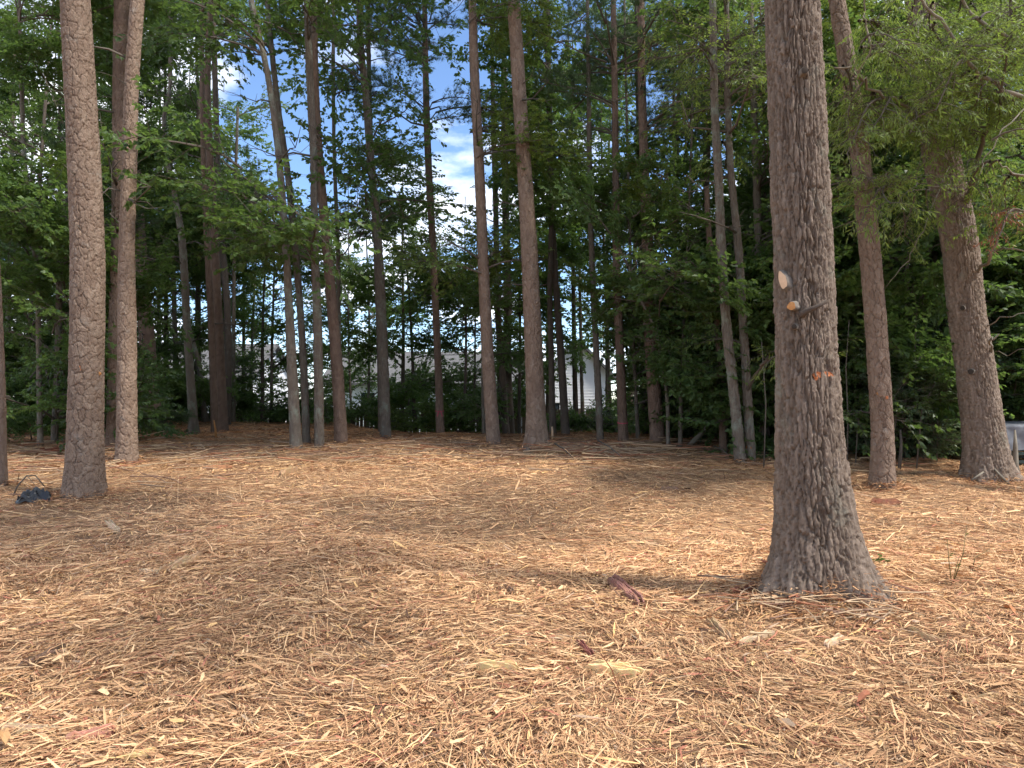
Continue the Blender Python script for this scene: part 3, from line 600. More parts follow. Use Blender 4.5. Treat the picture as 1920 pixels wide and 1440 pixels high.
for ti, (mat, style, label, path, w, kw) in enumerate(TREES):
    d = depth_at(*path[0]) + kw.get('dd', 0)
    hmax = random.uniform(18, 23) if kw.get('kind') == 'pine' else random.uniform(17.5, 20)
    if kw.get('bh'): hmax = random.uniform(9, 13)
    rows = tree_rows(path, w, d, kw.get('stop'), hmax)
    nth, dz = HI[kw.get('hi')]
    ztf = CZ + (HY + 25) * d / F
    root = link('oak_tree' if mat == 'oak' else ('pine_tree' if style == 'plate' else 'tree'), None)
    if 'snag' in label: root.name = 'snag'
    root.location = (rows[0][0], d, rows[0][3] + 0.12)
    ox, oy, oz = root.location
    rl = [[r[0] - ox, r[1] - oy, r[2], r[3] - oz] for r in rows]
    me, c = trunk_mesh('trunk', rl, style, M[mat], nth, dz, ztf - oz, 11 + ti * 7, kw.get('fl', 0.1), kw.get('lobes', 0), 1.0, kw.get('sides', (0, 0)))
    link('trunk', me, root)
    tag(root, label, 'tree', 'trees at the edge of the clearing')
    xa = np.interp(CZ + 2, [r[3] for r in rows], [r[0] for r in rows])
    rec = dict(px=960 + xa / d * F, d=d, o=root, label=label, c=c, kind=kw.get('kind'), r=rows[1][2], bh=kw.get('bh'), h=rows[-1][3] - oz)
    MAIN.append(rec); BYLABEL[label] = rec
    if not kw.get('stop') and not kw.get('bh'):
        tops = TOP_PINE if kw['kind'] == 'pine' else TOP_BROAD
        top = link('crown', tops[ti % 2], root); zt = rl[-1][3]
        sc = random.uniform(0.62, 0.8) if kw['kind'] == 'pine' else random.uniform(0.65, 0.85)
        zc_ = max(zt - 5.2 * sc, ztf - oz + 1.0)
        if label.startswith('massive oak'): sc = 1.1; zc_ = 6.2  # unseen crown, set low and sized to cast the shade belt on the mulch
        if label.startswith(('leaning pinkish', 'leaning furrowed')): zc_ = 16.5 if 'pink' in label else 15.0  # unseen crowns, set high so their shadows miss the middle of the clearing
        top.location = (np.interp(zc_, c[:, 3], c[:, 0]), rl[-1][1] * 0.5, zc_); top.scale = (sc, sc, sc); top.rotation_euler = (0, 0, random.uniform(0, 6.28))
def at_trunk(rec, z_world):
    c = rec['c']; ox, oy, oz = rec['o'].location; z = z_world - oz
    return Vector((np.interp(z, c[:, 3], c[:, 0]), np.interp(z, c[:, 3], c[:, 1]), z)), float(np.interp(z, c[:, 3], c[:, 2]))

# ------------------------------------------------------------------ slimmer trees standing in the wood behind
LAND = [(163, 'thick plated pine'), (238, 'flaky-barked pine'), (272, 'pine by the evergreen bush'), (352, 'pale wavy tree'), (405, 'red pine pair'), (545, 'slender pale grey tree'),
        (625, 'left-leaning red pine'), (715, 'double-barked tree'), (816, 'ribboned pine'), (910, 'leaning reddish pine'), (1000, 'big central pine'), (1118, 'tree by the gable'), (1160, 'dark red pine'),
        (1220, 'deep red pine'), (1375, 'lichen-grey pair'), (1510, 'massive oak'), (1640, 'leaning pinkish pine'), (1820, 'crooked-branched oak')]
BGX = [255, 275, 345, 372, 420, 5, 40, 60, 95, 118, 205, 300, 312, 332, 455, 470, 492, 510, 660, 690, 752, 780, 868, 885, 938, 972, 1025, 1082, 1095, 1140, 1147, 1180, 1262, 1268, 1295, 1308, 1318, 1335, 1422, 1435, 1440, 1590, 1600, 1608, 1690, 1705, 1722, 1745, 1770, 1885, 1900, 1915, -40, -90, 1960, 2010]
BG = []; used = {}
for i, px in enumerate(BGX):
    if px < 190: d = random.uniform(20.5, 28)
    elif px < 480: d = random.uniform(27, 32)
    elif px < 1240: d = random.uniform(22, 29)
    else: d = random.uniform(14.5, 23)
    centre = 470 < px < 930
    h = random.uniform(7.5, 9.5) if centre else random.uniform(12, 17)
    if 190 <= px < 400: h = random.uniform(17, 20)
    elif 400 <= px < 480: h = random.uniform(8, 10)
    rpx = random.uniform(0.035, 0.08) if centre else random.uniform(0.045, 0.12)
    x = (px - 960) / F * d; z0 = gz(x, d)
    rows = []; lx = random.gauss(0, 0.025); ly = random.gauss(0, 0.02); ph = random.uniform(0, 6)
    for k in range(7):
        tt = k / 6; rows.append([lx * h * tt + 0.12 * math.sin(ph + 4 * tt) * tt, ly * h * tt + 0.1 * math.sin(ph * 2 + 5 * tt) * tt, rpx * (1.08 - 0.85 * tt), -0.12 + (h + 0.12) * tt])
    root = link('tree', None); root.location = (x, d, z0)
    style = random.choice(['ridge', 'smooth', 'smooth'])
    me, c = trunk_mesh('trunk', rows, style, M[random.choice(['dark', 'dark', 'grey', 'dark'])], 12, 0.12, h, 500 + i * 3, 0.2)
    link('trunk', me, root)
    lp, ln = min(LAND, key=lambda q: abs(q[0] - px)); side = 'left' if px < lp else 'right'
    used[(ln, side)] = used.get((ln, side), 0) + 1
    BG.append(dict(px=px, d=d, o=root, c=c, kind='broad', r=rpx, h=h, key=(ln, side), gap=abs(px - lp)))
ORD = ['nearest to it'] + [w_ + ' out' for w_ in 'second third fourth fifth sixth seventh eighth ninth tenth eleventh'.split()]
for key in used:
    grp = sorted([b_ for b_ in BG if b_['key'] == key], key=lambda q: q['gap'])
    for k, b_ in enumerate(grp):
        lab = f'slim wood tree {key[1]} of the {key[0]}' + (f', {ORD[k]}' if len(grp) > 1 else '')
        tag(b_['o'], lab, 'tree', 'slim trees in the wood behind'); b_['label'] = lab

# ------------------------------------------------------------------ foliage hung on limbs of those trees
GRID = [  # foliage cover seen in the photograph, 96-pixel cells, rows from the top
 "88887467735788898888",
 "78897456546767898888",
 "78998434357857898888",
 "88999636368686899999",
 "88999767657686899999",
 "87867666876577999999",
 "77756655555569999999",
 "77656667666457999999"]
LIMB = {}
SKY_GAPS = [(1083, 728, 18, 40), (800, 400, 30, 40), (325, 745, 5, 10), (520, 60, 30, 50), (700, 190, 40, 30), (640, 260, 40, 50), (760, 150, 30, 40), (500, 230, 30, 40), (850, 190, 45, 130), (778, 260, 30, 70), (560, 170, 55, 90), (580, 300, 60, 60), (625, 330, 30, 60), (840, 355, 40, 50), (880, 395, 25, 25), (470, 120, 30, 50), (880, 60, 30, 60)]
def open_sky(px, py, pa=30, pb=25):
    return any(((px - a) / (c_ + pa)) ** 2 + ((py - b_) / (e_ + pb)) ** 2 < 1 for a, b_, c_, e_ in SKY_GAPS) and random.random() < 0.95
def hang(px, py, kindsel=None, dsel=None):
    if open_sky(px, py, 52, 38): return False
    cands = [b_ for b_ in BG if abs(b_['px'] - px) < 130] + [m_ for m_ in MAIN if m_['bh'] and abs(m_['px'] - px) < 70]
    best = None
    for b_ in random.sample(cands, min(len(cands), 7)):
        x, y, z = W(px, py, b_['d']); ox, oy, oz = b_['o'].location
        if 235 < px < 455 and b_['d'] < 26: continue          # the leaves stay behind the trunks that stand out here
        if z - oz < 0.7 or z - oz > b_['h'] + 0.9: continue
        cst = abs(b_['px'] - px) / F * b_['d'] + random.uniform(0, 0.8)
        if best is None or cst < best[0]: best = (cst, b_, x, z)
    if best is None: return False
    _, b_, x, z = best; dy = random.gauss(0, 0.9); o = b_['o']; ox, oy, oz = o.location
    tgt = Vector((x - ox, dy, z - oz))
    hz = math.hypot(tgt.x, tgt.y); zt = min(max(0.5, tgt.z - 0.15 - 0.45 * hz), b_['h'] * 0.97)
    p0, _ = at_trunk(b_, zt + oz)
    sc = random.uniform(0.6, 1.0)
    dv_ = (tgt - p0); base = tgt - dv_.normalized() * min(0.9 * sc, dv_.length)
    key = o.name
    if key not in LIMB:
        LIMB[key] = (o, MB(), [])
    if (base - p0).length > 0.1:
        mid = p0.lerp(base, 0.5) + Vector((random.gauss(0, .06), random.gauss(0, .06), random.gauss(0.03, .06)))
        r0 = min(0.035, 0.35 * b_['r'] + 0.008); LIMB[key][1].tube([p0, mid, base, base.lerp(tgt, 0.3)], [r0, r0 * .75, r0 * .55, r0 * .3], 5, cap=False)
    kind = kindsel or ('pine' if random.random() < 0.16 else 'broad' if random.random() < 0.6 else ('sparse' if random.random() < 0.6 else 'fresh'))
    LIMB[key][2].append((kind, base, tgt if dv_.length > 0.2 else tgt + Vector((random.gauss(0, 1), random.gauss(0, 1), 0)), sc))
    return True
SRC = {'broad': B_BROAD, 'sparse': B_SPARSE, 'fresh': B_FRESH, 'pine': B_PINE, 'willow': B_WILLOW, 'shrub': B_SHRUB}
for r in range(8):
    for cidx in range(-1, 21):
        v = int(GRID[r][min(max(cidx, 0), 19)])
        n = {3: 0.8, 4: 1.3, 5: 2.0, 6: 2.8, 7: 3.9, 8: 5.2, 9: 6.8}[v]
        if cidx >= 13: n *= 1.3
        if cidx <= 4: n *= 1.7
        if r >= 4: n *= 1.7
        if r >= 4 and 3 <= cidx <= 12: n *= 1.45
        if cidx in (-1, 20): n *= 0.6
        if cidx <= 1 and r <= 4: n *= 1.25
        if 2 <= cidx <= 4 and r <= 4: n *= 1.5
        if 5 <= cidx <= 9 and r <= 3: n *= 0.3 if cidx == 9 or r == 0 else 0.12
        if 6 <= cidx <= 8 and r == 4: n *= 0.6
        if 5 <= cidx <= 10 and 4 <= r <= 6: n *= 1.15
        n = int(n) + (random.random() < n % 1)
        for _ in range(n):
            px = (cidx + random.random()) * 96; py = (r + random.random()) * 96 - (40 if r == 0 else 0)
            ks = None
            if v <= 4: ks = 'sparse'
            if r <= 2 and cidx >= 14: ks = random.choice(['fresh', 'broad', 'fresh'])
            if r >= 5 and ks is None: ks = random.choice(['broad', 'broad', 'sparse'])
            hang(px, py, ks)
# trees in the gap: pines and sweetgums whose crowns show against the sky, each on its own trunk
def own_crown(label, spots, kind, sc=(0.7, 1.05)):
    b_ = BYLABEL[label]; o = b_['o']; ox, oy, oz = o.location
    if o.name not in LIMB: LIMB[o.name] = (o, MB(), [])
    for (cx, cy, rx, ry, n) in spots:
        for _ in range(n):
            while True:
                u, v = random.uniform(-1, 1), random.uniform(-1, 1)
                if u * u + v * v < 1 and not open_sky(cx + u * rx, cy + v * ry): break
            x, y, z = W(cx + u * rx, cy + v * ry, b_['d']); tgt = Vector((x - ox, random.gauss(0, 0.8), z - oz))
            hz = math.hypot(tgt.x, tgt.y); p0, rr = at_trunk(b_, max(oz + 1, z - 0.1 - 0.35 * hz))
            s_ = random.uniform(*sc); dv_ = tgt - p0; base = tgt - dv_.normalized() * min(0.9 * s_, dv_.length)
            mid = p0.lerp(base, 0.5) + Vector((0, 0, random.gauss(0, .08)))
            r0 = min(0.035, 0.4 * rr + .006); LIMB[o.name][1].tube([p0, mid, base, base.lerp(tgt, 0.4)], [r0, r0 * .7, r0 * .5, r0 * .3], 5, cap=False)
            LIMB[o.name][2].append((kind, base, tgt, s_))
own_crown('slim pine with a pink ribbon tied low on its trunk', [(795, 60, 70, 65, 18), (770, 200, 90, 50, 3), (840, 215, 60, 40, 3)], 'pine')
own_crown('brown double-barked tree midway between the slender four and the ribboned pine', [(690, 60, 85, 70, 11), (710, 260, 60, 50, 3), (715, 350, 70, 50, 6), (650, 130, 60, 40, 1)], 'sparse')
own_crown('dark slim tree pressed against the back of the brown double-barked tree', [(720, 310, 60, 70, 5), (650, 70, 60, 70, 3)], 'broad')
own_crown('straight lichen-spotted tree, third of the four slender trunks left of centre', [(560, 60, 50, 50, 4), (560, 420, 60, 60, 7)], 'sparse')
own_crown('pencil-thin pale tree running up behind the left-leaning red pine', [(640, 170, 40, 40, 4), (660, 420, 70, 50, 6)], 'pine')
own_crown('pale grey tree, leftmost of the four slender trunks left of centre', [(470, 50, 50, 60, 5), (480, 320, 50, 60, 6)], 'sparse')
own_crown('tall reddish pine leaning left, next to the central pine', [(935, 60, 30, 70, 4), (940, 240, 30, 70, 6), (880, 460, 50, 30, 4)], 'fresh')
own_crown('dark slim tree immediately right of the central pine', [(1040, 120, 60, 110, 10), (1030, 320, 50, 90, 8)], 'broad')
own_crown('dark red pine halfway between the gable and the red twin pine', [(1150, 90, 90, 90, 12), (1130, 190, 70, 40, 5)], 'pine')
own_crown('deep red pine, thickest trunk right of centre before the oak', [(1220, 60, 80, 70, 10), (1260, 230, 60, 60, 6)], 'pine')
own_crown('right stem of the lichen-grey pair with a small orange scar at its foot', [(1330, 70, 70, 80, 14), (1400, 150, 50, 110, 14), (1400, 640, 20, 30, 3)], 'willow', (.7, 1.0))
for nm, (o, mb, bl) in LIMB.items():
    if not mb.v: mb.tube([(0, 0, 1), (0, 0, 1.2)], [0.01, 0.01], 4)
    cr = mb.build('limbs' if any(ch.name.startswith('crown') for ch in o.children) else 'crown', M['limb'], o, True)
    for kind, base, tgt, s_ in bl:
        place_bough(cr, SRC[kind], base, tgt, s_)
print('boughs', sum(len(q[2]) for q in LIMB.values()))

# ------------------------------------------------------------------ houses beyond the fence
M['siding'] = plain('white_siding', (0.70, 0.71, 0.72), 0.6, 0.3, 0.05, 2)
M['trim'] = plain('white_trim', (0.78, 0.78, 0.77), 0.5, 0.3, 0.04, 3)
M['roof'] = plain('grey_shingle', (0.11, 0.107, 0.107), 0.9, 0.2, 0.3, 6, 0.5, 30)
M['glass'] = plain('window_glass', (0.03, 0.04, 0.045), 0.08, 0.6, 0.1, 2)
M['fence'] = plain('weathered_fence', (0.085, 0.062, 0.048), 0.9, 0.2, 0.4, 3, 0.4, 20)
M['deck'] = plain('red_stained_wood', (0.26, 0.085, 0.055), 0.8, 0.2, 0.3, 4)
def house(label, x0, x1, y, z0, ze, zr, deep, gable_front, windows, cat='house'):
    root = link('house', None); root.location = ((x0 + x1) / 2, y, z0); hw = (x1 - x0) / 2; he = ze - z0; hr = zr - z0
    mb = MB(); mb.box((0, deep / 2 + 0.05, he / 2), (hw - 0.02, deep / 2, he / 2))
    if gable_front:
        mb.add([(-hw + .02, 0.05, he), (hw - .02, 0.05, he), (0, 0.05, hr), (-hw + .02, deep, he), (hw - .02, deep, he), (0, deep, hr)], [(0, 1, 2), (5, 4, 3), (0, 2, 5, 3), (1, 4, 5, 2), (0, 3, 4, 1)])
    mb.build('wall', M['siding'], root)
    sb = MB(); k = 0.0
    while k < (hr if gable_front else he) - 0.05:                     # lapped boards, each tilted out at its foot
        w0 = hw if k < he else hw * (hr - k) / (hr - he); w1 = hw if k + .15 < he else hw * max(0.02, (hr - k - .15) / (hr - he))
        sb.add([(-w0, 0.015, k), (w0, 0.015, k), (w1, 0.04, k + .15), (-w1, 0.04, k + .15), (-w0, 0.045, k), (w0, 0.045, k)], [(0, 1, 2, 3), (4, 5, 1, 0)]); k += 0.15
    tag(sb.build('siding', M['siding'], root), kind='stuff')
    rb = MB()
    if gable_front:
        for s_ in (-1, 1):
            a = Vector((s_ * (hw + .35), 0, he - .35 * (hr - he) / hw)); b2 = Vector((0, 0, hr + 0.02)); nrm = Vector((-(b2 - a).z * (1 if s_ > 0 else -1), 0, abs((b2 - a).x))).normalized()
            nrm = Vector((s_ * abs(nrm.x), 0, abs(nrm.z))) * 0.12
            q = [a, b2, b2 + nrm, a + nrm]; rb.add([Vector((p.x, -.3, p.z)) for p in q] + [Vector((p.x, deep + .3, p.z)) for p in q], [(0, 1, 2, 3), (7, 6, 5, 4), (0, 4, 5, 1), (1, 5, 6, 2), (2, 6, 7, 3), (3, 7, 4, 0)])
    else:
        for s_ in (-1, 1):
            ya, yb = (-.4, deep / 2) if s_ < 0 else (deep + .4, deep / 2); q = [(ya, he - .02), (yb, hr), (yb, hr + .14), (ya, he + .12)]
            rb.add([(-hw - .3, p[0], p[1]) for p in q] + [(hw + .3, p[0], p[1]) for p in q], [(0, 1, 2, 3), (7, 6, 5, 4), (0, 4, 5, 1), (1, 5, 6, 2), (2, 6, 7, 3), (3, 7, 4, 0)])
        for s_ in (-1, 1):
            rb.add([(s_ * (hw - .05), 0.1, he), (s_ * (hw - .05), deep, he), (s_ * (hw - .05), deep / 2, hr)], [(0, 1, 2)], 1)
    rb.build('roof', [M['roof'], M['siding']], root)
    for (wx, wz, ww, wh) in windows:
        cx = wx - root.location.x; cz_ = wz - z0
        fr = MB()
        for s_ in (-1, 1):
            fr.box((cx + s_ * (ww / 2 + .05), -.01, cz_), (.05, .05, wh / 2 + .1)); fr.box((cx, -.01, cz_ + s_ * (wh / 2 + .05)), (ww / 2, .049, .05))
        fr.box((cx, -.01, cz_), (ww / 2, .045, .025))
        wo = fr.build('window', M['trim'], root)
        for s_ in (-1, 1):
            p_ = MB(); p_.box((cx, 0.0, cz_ + s_ * wh / 4), (ww / 2, .012, wh / 4 - .02)); p_.build('pane', M['glass'], wo)
    tag(root, label, cat, 'houses beyond the fence'); return root
def hx(px, d): return (px - 960) / F * d
def hzz(py, d): return CZ - (py - HY) * d / F
house('white single-storey house seen through trunks left of the red pine pair', hx(175, 42), hx(470, 42), 42, -0.75, hzz(712, 42), hzz(640, 42), 8, False, [(hx(321, 42), hzz(742, 42), 0.75, 1.0), (hx(230, 42), hzz(742, 42), 0.75, 1.0), (hx(420, 42), hzz(742, 42), 0.75, 1.0)])
house('white house with long grey roof behind the ribboned pine', hx(610, 45), hx(1012, 45), 45, -0.75, hzz(722, 45), hzz(655, 45), 9, False, [(hx(980, 45), hzz(760, 45), 0.9, 1.3), (hx(890, 45), hzz(755, 45), 0.8, 1.2), (hx(790, 45), hzz(755, 45), 0.8, 1.2), (hx(690, 45), hzz(755, 45), 0.8, 1.2)])
house('tall white gable house right of the big central pine', hx(1022, 39), hx(1142, 39), 39, -0.75, hzz(700, 39), hzz(640, 39), 8, True, [(hx(1040, 39), hzz(770, 39), 0.5, 0.8)])
# deck rail by the gable house
dk = link('deck', None); dk.location = (hx(1085, 36.5), 36.5, -0.7)
m_ = MB(); m_.box((0, 0, 1.1), (1.0, 1.2, .05)); m_.build('floor', M['deck'], dk)
for sx in (-.95, -.3, .35, .95):
    m_ = MB(); m_.box((sx, -1.15, .7), (.05, .05, .7 if abs(sx) > .5 else .69)); m_.build('post', M['deck'], dk)
for hz_ in (1.22, 1.38):
    m_ = MB(); m_.box((0, -1.22, hz_), (1.0, .02, .045)); m_.build('rail', M['deck'], dk)
tag(dk, 'small red-stained wooden deck in front of the white gable house', 'deck')

# fence: each board its own piece
fn = link('fence', None); FD = 31.0; fx0, fx1 = hx(150, FD), hx(1150, FD); fn.location = (fx0, FD, -0.62)
bm_ = MB(); bm_.add([(-.066, -.01, 0), (.066, -.01, 0), (.066, .01, 0), (-.066, .01, 0), (-.066, -.01, 1.72), (-.03, -.01, 1.76), (.03, -.01, 1.76), (.066, -.01, 1.72), (-.066, .01, 1.72), (-.03, .01, 1.76), (.03, .01, 1.76), (.066, .01, 1.72)],
    [(0, 1, 7, 6, 5, 4), (3, 8, 9, 10, 11, 2), (0, 4, 8, 3), (1, 2, 11, 7), (4, 5, 9, 8), (5, 6, 10, 9), (6, 7, 11, 10)])
b0 = bm_.build('board', M['fence'], fn); k = 0
while k * .142 < fx1 - fx0:
    bo = b0 if k == 0 else b0.copy()
    if k: COL.objects.link(bo)
    bo.location = (k * .142, random.gauss(0, .004), random.gauss(-.02, .015)); bo.rotation_euler = (0, random.gauss(0, .008), 0); k += 1
for z_ in (.35, 1.0, 1.5):
    m_ = MB(); m_.box(((fx1 - fx0) / 2, .06, z_), ((fx1 - fx0) / 2, .02, .045)); m_.build('rail', M['fence'], fn)
k = 0.0
while k < fx1 - fx0:
    m_ = MB(); m_.box((k, .13, .86), (.05, .05, .9)); m_.build('post', M['fence'], fn); k += 2.4
tag(fn, 'dark weathered board fence running behind the trees', 'fence')

# ------------------------------------------------------------------ shrubs and saplings of the understory
def shrub(px, py, d, hpx, wpx, n, label, kind='shrub', sc=(.5, .9), name='shrub', cat='shrub', group='shrubs under the trees', mat='limb'):
    x = (px - 960) / F * d; z = gz(x, d); o = link(name, None); o.location = (x, d, z)
    H = hpx * d / F; Wd_ = wpx * d / F; mb = MB(); bl = []
    ns = max(2, n // 5); stems = []
    for i in range(ns):
        a = random.uniform(0, 6.28); l = random.uniform(.15, .5) * Wd_
        tip = Vector((math.cos(a) * l, math.sin(a) * l, H * random.uniform(.7, 1.0))); mid = tip * .5 + Vector((random.gauss(0, .08), random.gauss(0, .08), .1 * H))
        r0 = 0.006 + 0.005 * H; mb.tube([Vector((0.03 * math.cos(a), 0.03 * math.sin(a), -.05)), mid, tip], [r0, r0 * .7, r0 * .3], 5); stems.append((mid, tip))
    for i in range(n):
        mid, tip = random.choice(stems); t_ = random.random(); p0 = (Vector((0, 0, .1)).lerp(mid, t_ * 2) if t_ < .35 else mid.lerp(tip, (t_ - .35) / .65))
        a = random.uniform(0, 6.28); tg = p0 + Vector((math.cos(a), math.sin(a), random.uniform(-.1, .6))) * Wd_ * .4
        bl.append((kind, p0, tg, random.uniform(*sc)))
    st = mb.build('stem', M[mat], o, True)
    for kd, p0, tg, s_ in bl: place_bough(o, SRC[kd], p0, tg, s_, 'bough')
    tag(o, label, cat, group); return o
shrub(308, 800, 19.0, 50, 50, 22, 'bushy dark evergreen bush beside the leaning dark pine', 'pine', (.28, .42))
shrub(60, 832, 17.5, 60, 70, 8, 'low leafy shrub near the left picture edge among thin trees', 'broad', (.35, .5))
shrub(-10, 780, 20.5, 110, 120, 12, 'leafy shrub cut by the left picture edge behind the pine', 'broad', (.6, .8))
k = 0
BACK = [(455, 30, 70, 'right of the blackened trunk'), (505, 28, 60, 'left of the slender pale grey tree'), (590, 28.5, 55, 'behind the slender four'), (668, 27, 60, 'right of the left-leaning red pine'), (700, 25.5, 45, 'left of the double-barked tree'),
        (758, 24, 70, 'right of the double-barked tree'), (792, 24.5, 62, 'left of the ribboned pine'), (850, 23.5, 72, 'right of the ribboned pine'), (885, 24, 60, 'left of the leaning reddish pine'), (970, 25, 45, 'left of the big central pine'),
        (1090, 24.5, 28, 'under the white gable'), (1112, 23, 36, 'left of the tree by the gable'), (1145, 22.5, 62, 'right of the tree by the gable'), (1188, 22.5, 80, 'left of the deep red pine'), (1250, 20.5, 100, 'right of the deep red pine')]
for px, d, hp, wh in BACK:
    shrub(px, 0, d, hp * random.uniform(.55, 1.35), random.uniform(45, 75), random.randrange(5, 10), f'dark leafy shrub at the back edge, {wh}', random.choice(['broad', 'shrub', 'fresh', 'sparse']), (.4, .75))
RIGHT = [(1300, 17.5, 200, 'left of the red snag'), (1330, 19, 330, 'behind the red snag'), (1430, 15.5, 230, 'between the lichen-grey pair and the massive oak'), (1445, 17.5, 330, 'tall behind the massive oak'), (1590, 14.2, 180, 'just right of the massive oak'), (1600, 16.5, 360, 'tall, right of the massive oak'),
         (1690, 13.6, 210, 'right of the leaning pinkish pine'), (1715, 15.0, 400, 'tall, right of the leaning pinkish pine'), (1765, 14.2, 260, 'left of the crooked-branched oak'), (1790, 16.5, 420, 'tall behind the crooked-branched oak'), (1885, 14.8, 260, 'right of the crooked-branched oak'), (1915, 16, 430, 'tall at the right picture edge'), (1735, 13.3, 80, 'low, between pinkish pine and crooked oak'), (1380, 19.5, 420, 'tall behind the lichen-grey pair'), (1540, 18.5, 480, 'tallest behind the massive oak')]
for px, d, hp, wh in RIGHT:
    shrub(px, 0, d, hp, 130 if hp > 150 else 80, int(9 + hp / 11), f'dark thicket shrub {wh}', random.choice(['shrub', 'broad', 'shrub']), (.55, .95) if hp > 150 else (.25, .4))
LEFTS = [(30, 22, 190, 'at the left picture edge'), (90, 22.5, 170, 'left of the thick plated pine'), (205, 23.5, 160, 'right of the thick plated pine'), (330, 27.5, 60, 'left of the pale wavy tree'), (395, 28, 70, 'behind the red pine pair')]
for px, d, hp, wh in LEFTS:
    shrub(px, 0, d, hp, 120, int(7 + hp / 14), f'shadowed leafy shrub {wh}', 'broad', (.6, .9))

# ------------------------------------------------------------------ dead branches left on the trunks
DEADM = []
for i in range(5):
    g = random.Random(900 + i); mb = MB(); L_ = 1.0; pts = [Vector((L_ * k / 4, g.gauss(0, .03) * k, g.gauss(.02, .05) * k)) for k in range(5)]
    mb.tube(pts, [.02, .015, .011, .007, .003], 5)
    for k in (1, 2, 3):
        sd_ = g.choice((-1, 1)); mb.tube([pts[k], pts[k] + Vector((.15, sd_ * .14, g.gauss(.03, .06))), pts[k] + Vector((.26, sd_ * .30, g.gauss(.03, .1)))], [.007, .005, .002], 4)
    o_ = mb.build('dead_branch', M['limb'], None, True); DEADM.append(o_.data); bpy.data.objects.remove(o_)
for rec in MAIN:
    if rec['r'] < .07 or rec['label'].startswith(('massive', 'leaning furrowed')): continue
    ztop = CZ + HY * rec['d'] / F
    for _ in range(random.randrange(5, 10) if rec['d'] > 12.5 else random.randrange(1, 3)):
        zw = random.uniform(3.2, max(4.2, min(ztop, rec['o'].location.z + rec['h'] - .5))); p, r = at_trunk(rec, zw); a = random.uniform(0, 6.28)
        o_ = link('dead_branch', random.choice(DEADM), rec['o']); sc_ = random.choice((.15, .3, .5, .9, 1.3)) if rec['d'] > 12.5 else random.uniform(.12, .3)
        o_.location = p + Vector((math.cos(a), math.sin(a), 0)) * r * .85; o_.rotation_euler = (random.uniform(0, 6), random.uniform(-.55, .25), a); o_.scale = (sc_, sc_, max(sc_, .5)); o_.rotation_euler[0] = random.uniform(-.4, .4)

# ------------------------------------------------------------------ marks on the trunks
M['cut_pale'] = plain('fresh_cut_wood', (0.62, 0.42, 0.27), 0.7, 0.2, 0.2, 30)
M['cut_orange'] = plain('orange_cut_wood', (0.46, 0.22, 0.08), 0.7, 0.2, 0.35, 40, 0.5, 60)
M['gouge'] = plain('torn_inner_bark', (0.40, 0.14, 0.055), 0.8, 0.2, 0.4, 40, 0.8, 60)
M['ribbon'] = plain('pink_ribbon', (0.42, 0.06, 0.09), 0.5, 0.3, 0.1, 5)
OAK = BYLABEL['massive oak with furrowed bark and orange saw scars, nearest the camera']
OAK2 = BYLABEL['leaning furrowed oak with low crooked branches, far right']
def on_trunk(rec, px, py):
    d = rec['d']; ox, oy, oz = rec['o'].location
    for _ in range(4):
        x, y, z = W(px, py, d); p, r = at_trunk(rec, z); dx = max(-.95 * r, min(.95 * r, x - ox - p.x)); d = oy + p.y - math.sqrt(r * r - dx * dx)
    x, y, z = W(px, py, d); q = Vector((x - ox, y - oy, z - oz)); n = Vector((q.x - p.x, q.y - p.y, 0)).normalized(); return q, n, r
def stub(rec, px, py, wpx, hpx, tilt, mat, barkm, length=.05, aim=(0, 0)):
    q, n, r = on_trunk(rec, px, py); k = rec['d'] / F; side = n.cross(Vector((0, 0, 1))).normalized(); up = side.cross(n)
    e1 = (side * math.cos(tilt) + up * math.sin(tilt)); e2 = (up * math.cos(tilt) - side * math.sin(tilt)); nn = 20; vs = []; fs = []
    dr = (n + side * aim[0] + up * aim[1]) * length
    for ring, (sc_, off, jj) in enumerate([(1.35, -.02, -.6), (1.2, .35 * length, .3), (1.08, .8 * length, .8), (1.0, length, 1.0)]):
        for j in range(nn):
            a = 2 * math.pi * j / nn; wob = 1 + .08 * math.sin(3 * a + px) + .05 * math.sin(5 * a)
            vs.append(q + dr * jj + n * (off * .15 + .004) + (e1 * math.cos(a) * wpx * .5 + e2 * math.sin(a) * hpx * .5) * k * sc_ * wob)
    for ring in range(3):
        for j in range(nn): fs.append((ring * nn + j, ring * nn + (j + 1) % nn, (ring + 1) * nn + (j + 1) % nn, (ring + 1) * nn + j))
    mb = MB(); mb.add(vs, fs); o = mb.build('branch_stub', barkm, rec['o'], True)
    fc = MB(); ctr = len(vs) - nn; rim = [v + n * .002 for v in vs[ctr:]]; c0 = sum(rim, Vector()) / nn + n * .003
    inner = [c0.lerp(v, .5) + n * .002 for v in rim]
    fc.add(rim + inner + [c0], [(j, (j + 1) % nn, nn + (j + 1) % nn, nn + j) for j in range(nn)] + [(nn + j, nn + (j + 1) % nn, 2 * nn) for j in range(nn)])
    fc.build('cut_face', mat, o, True); return o
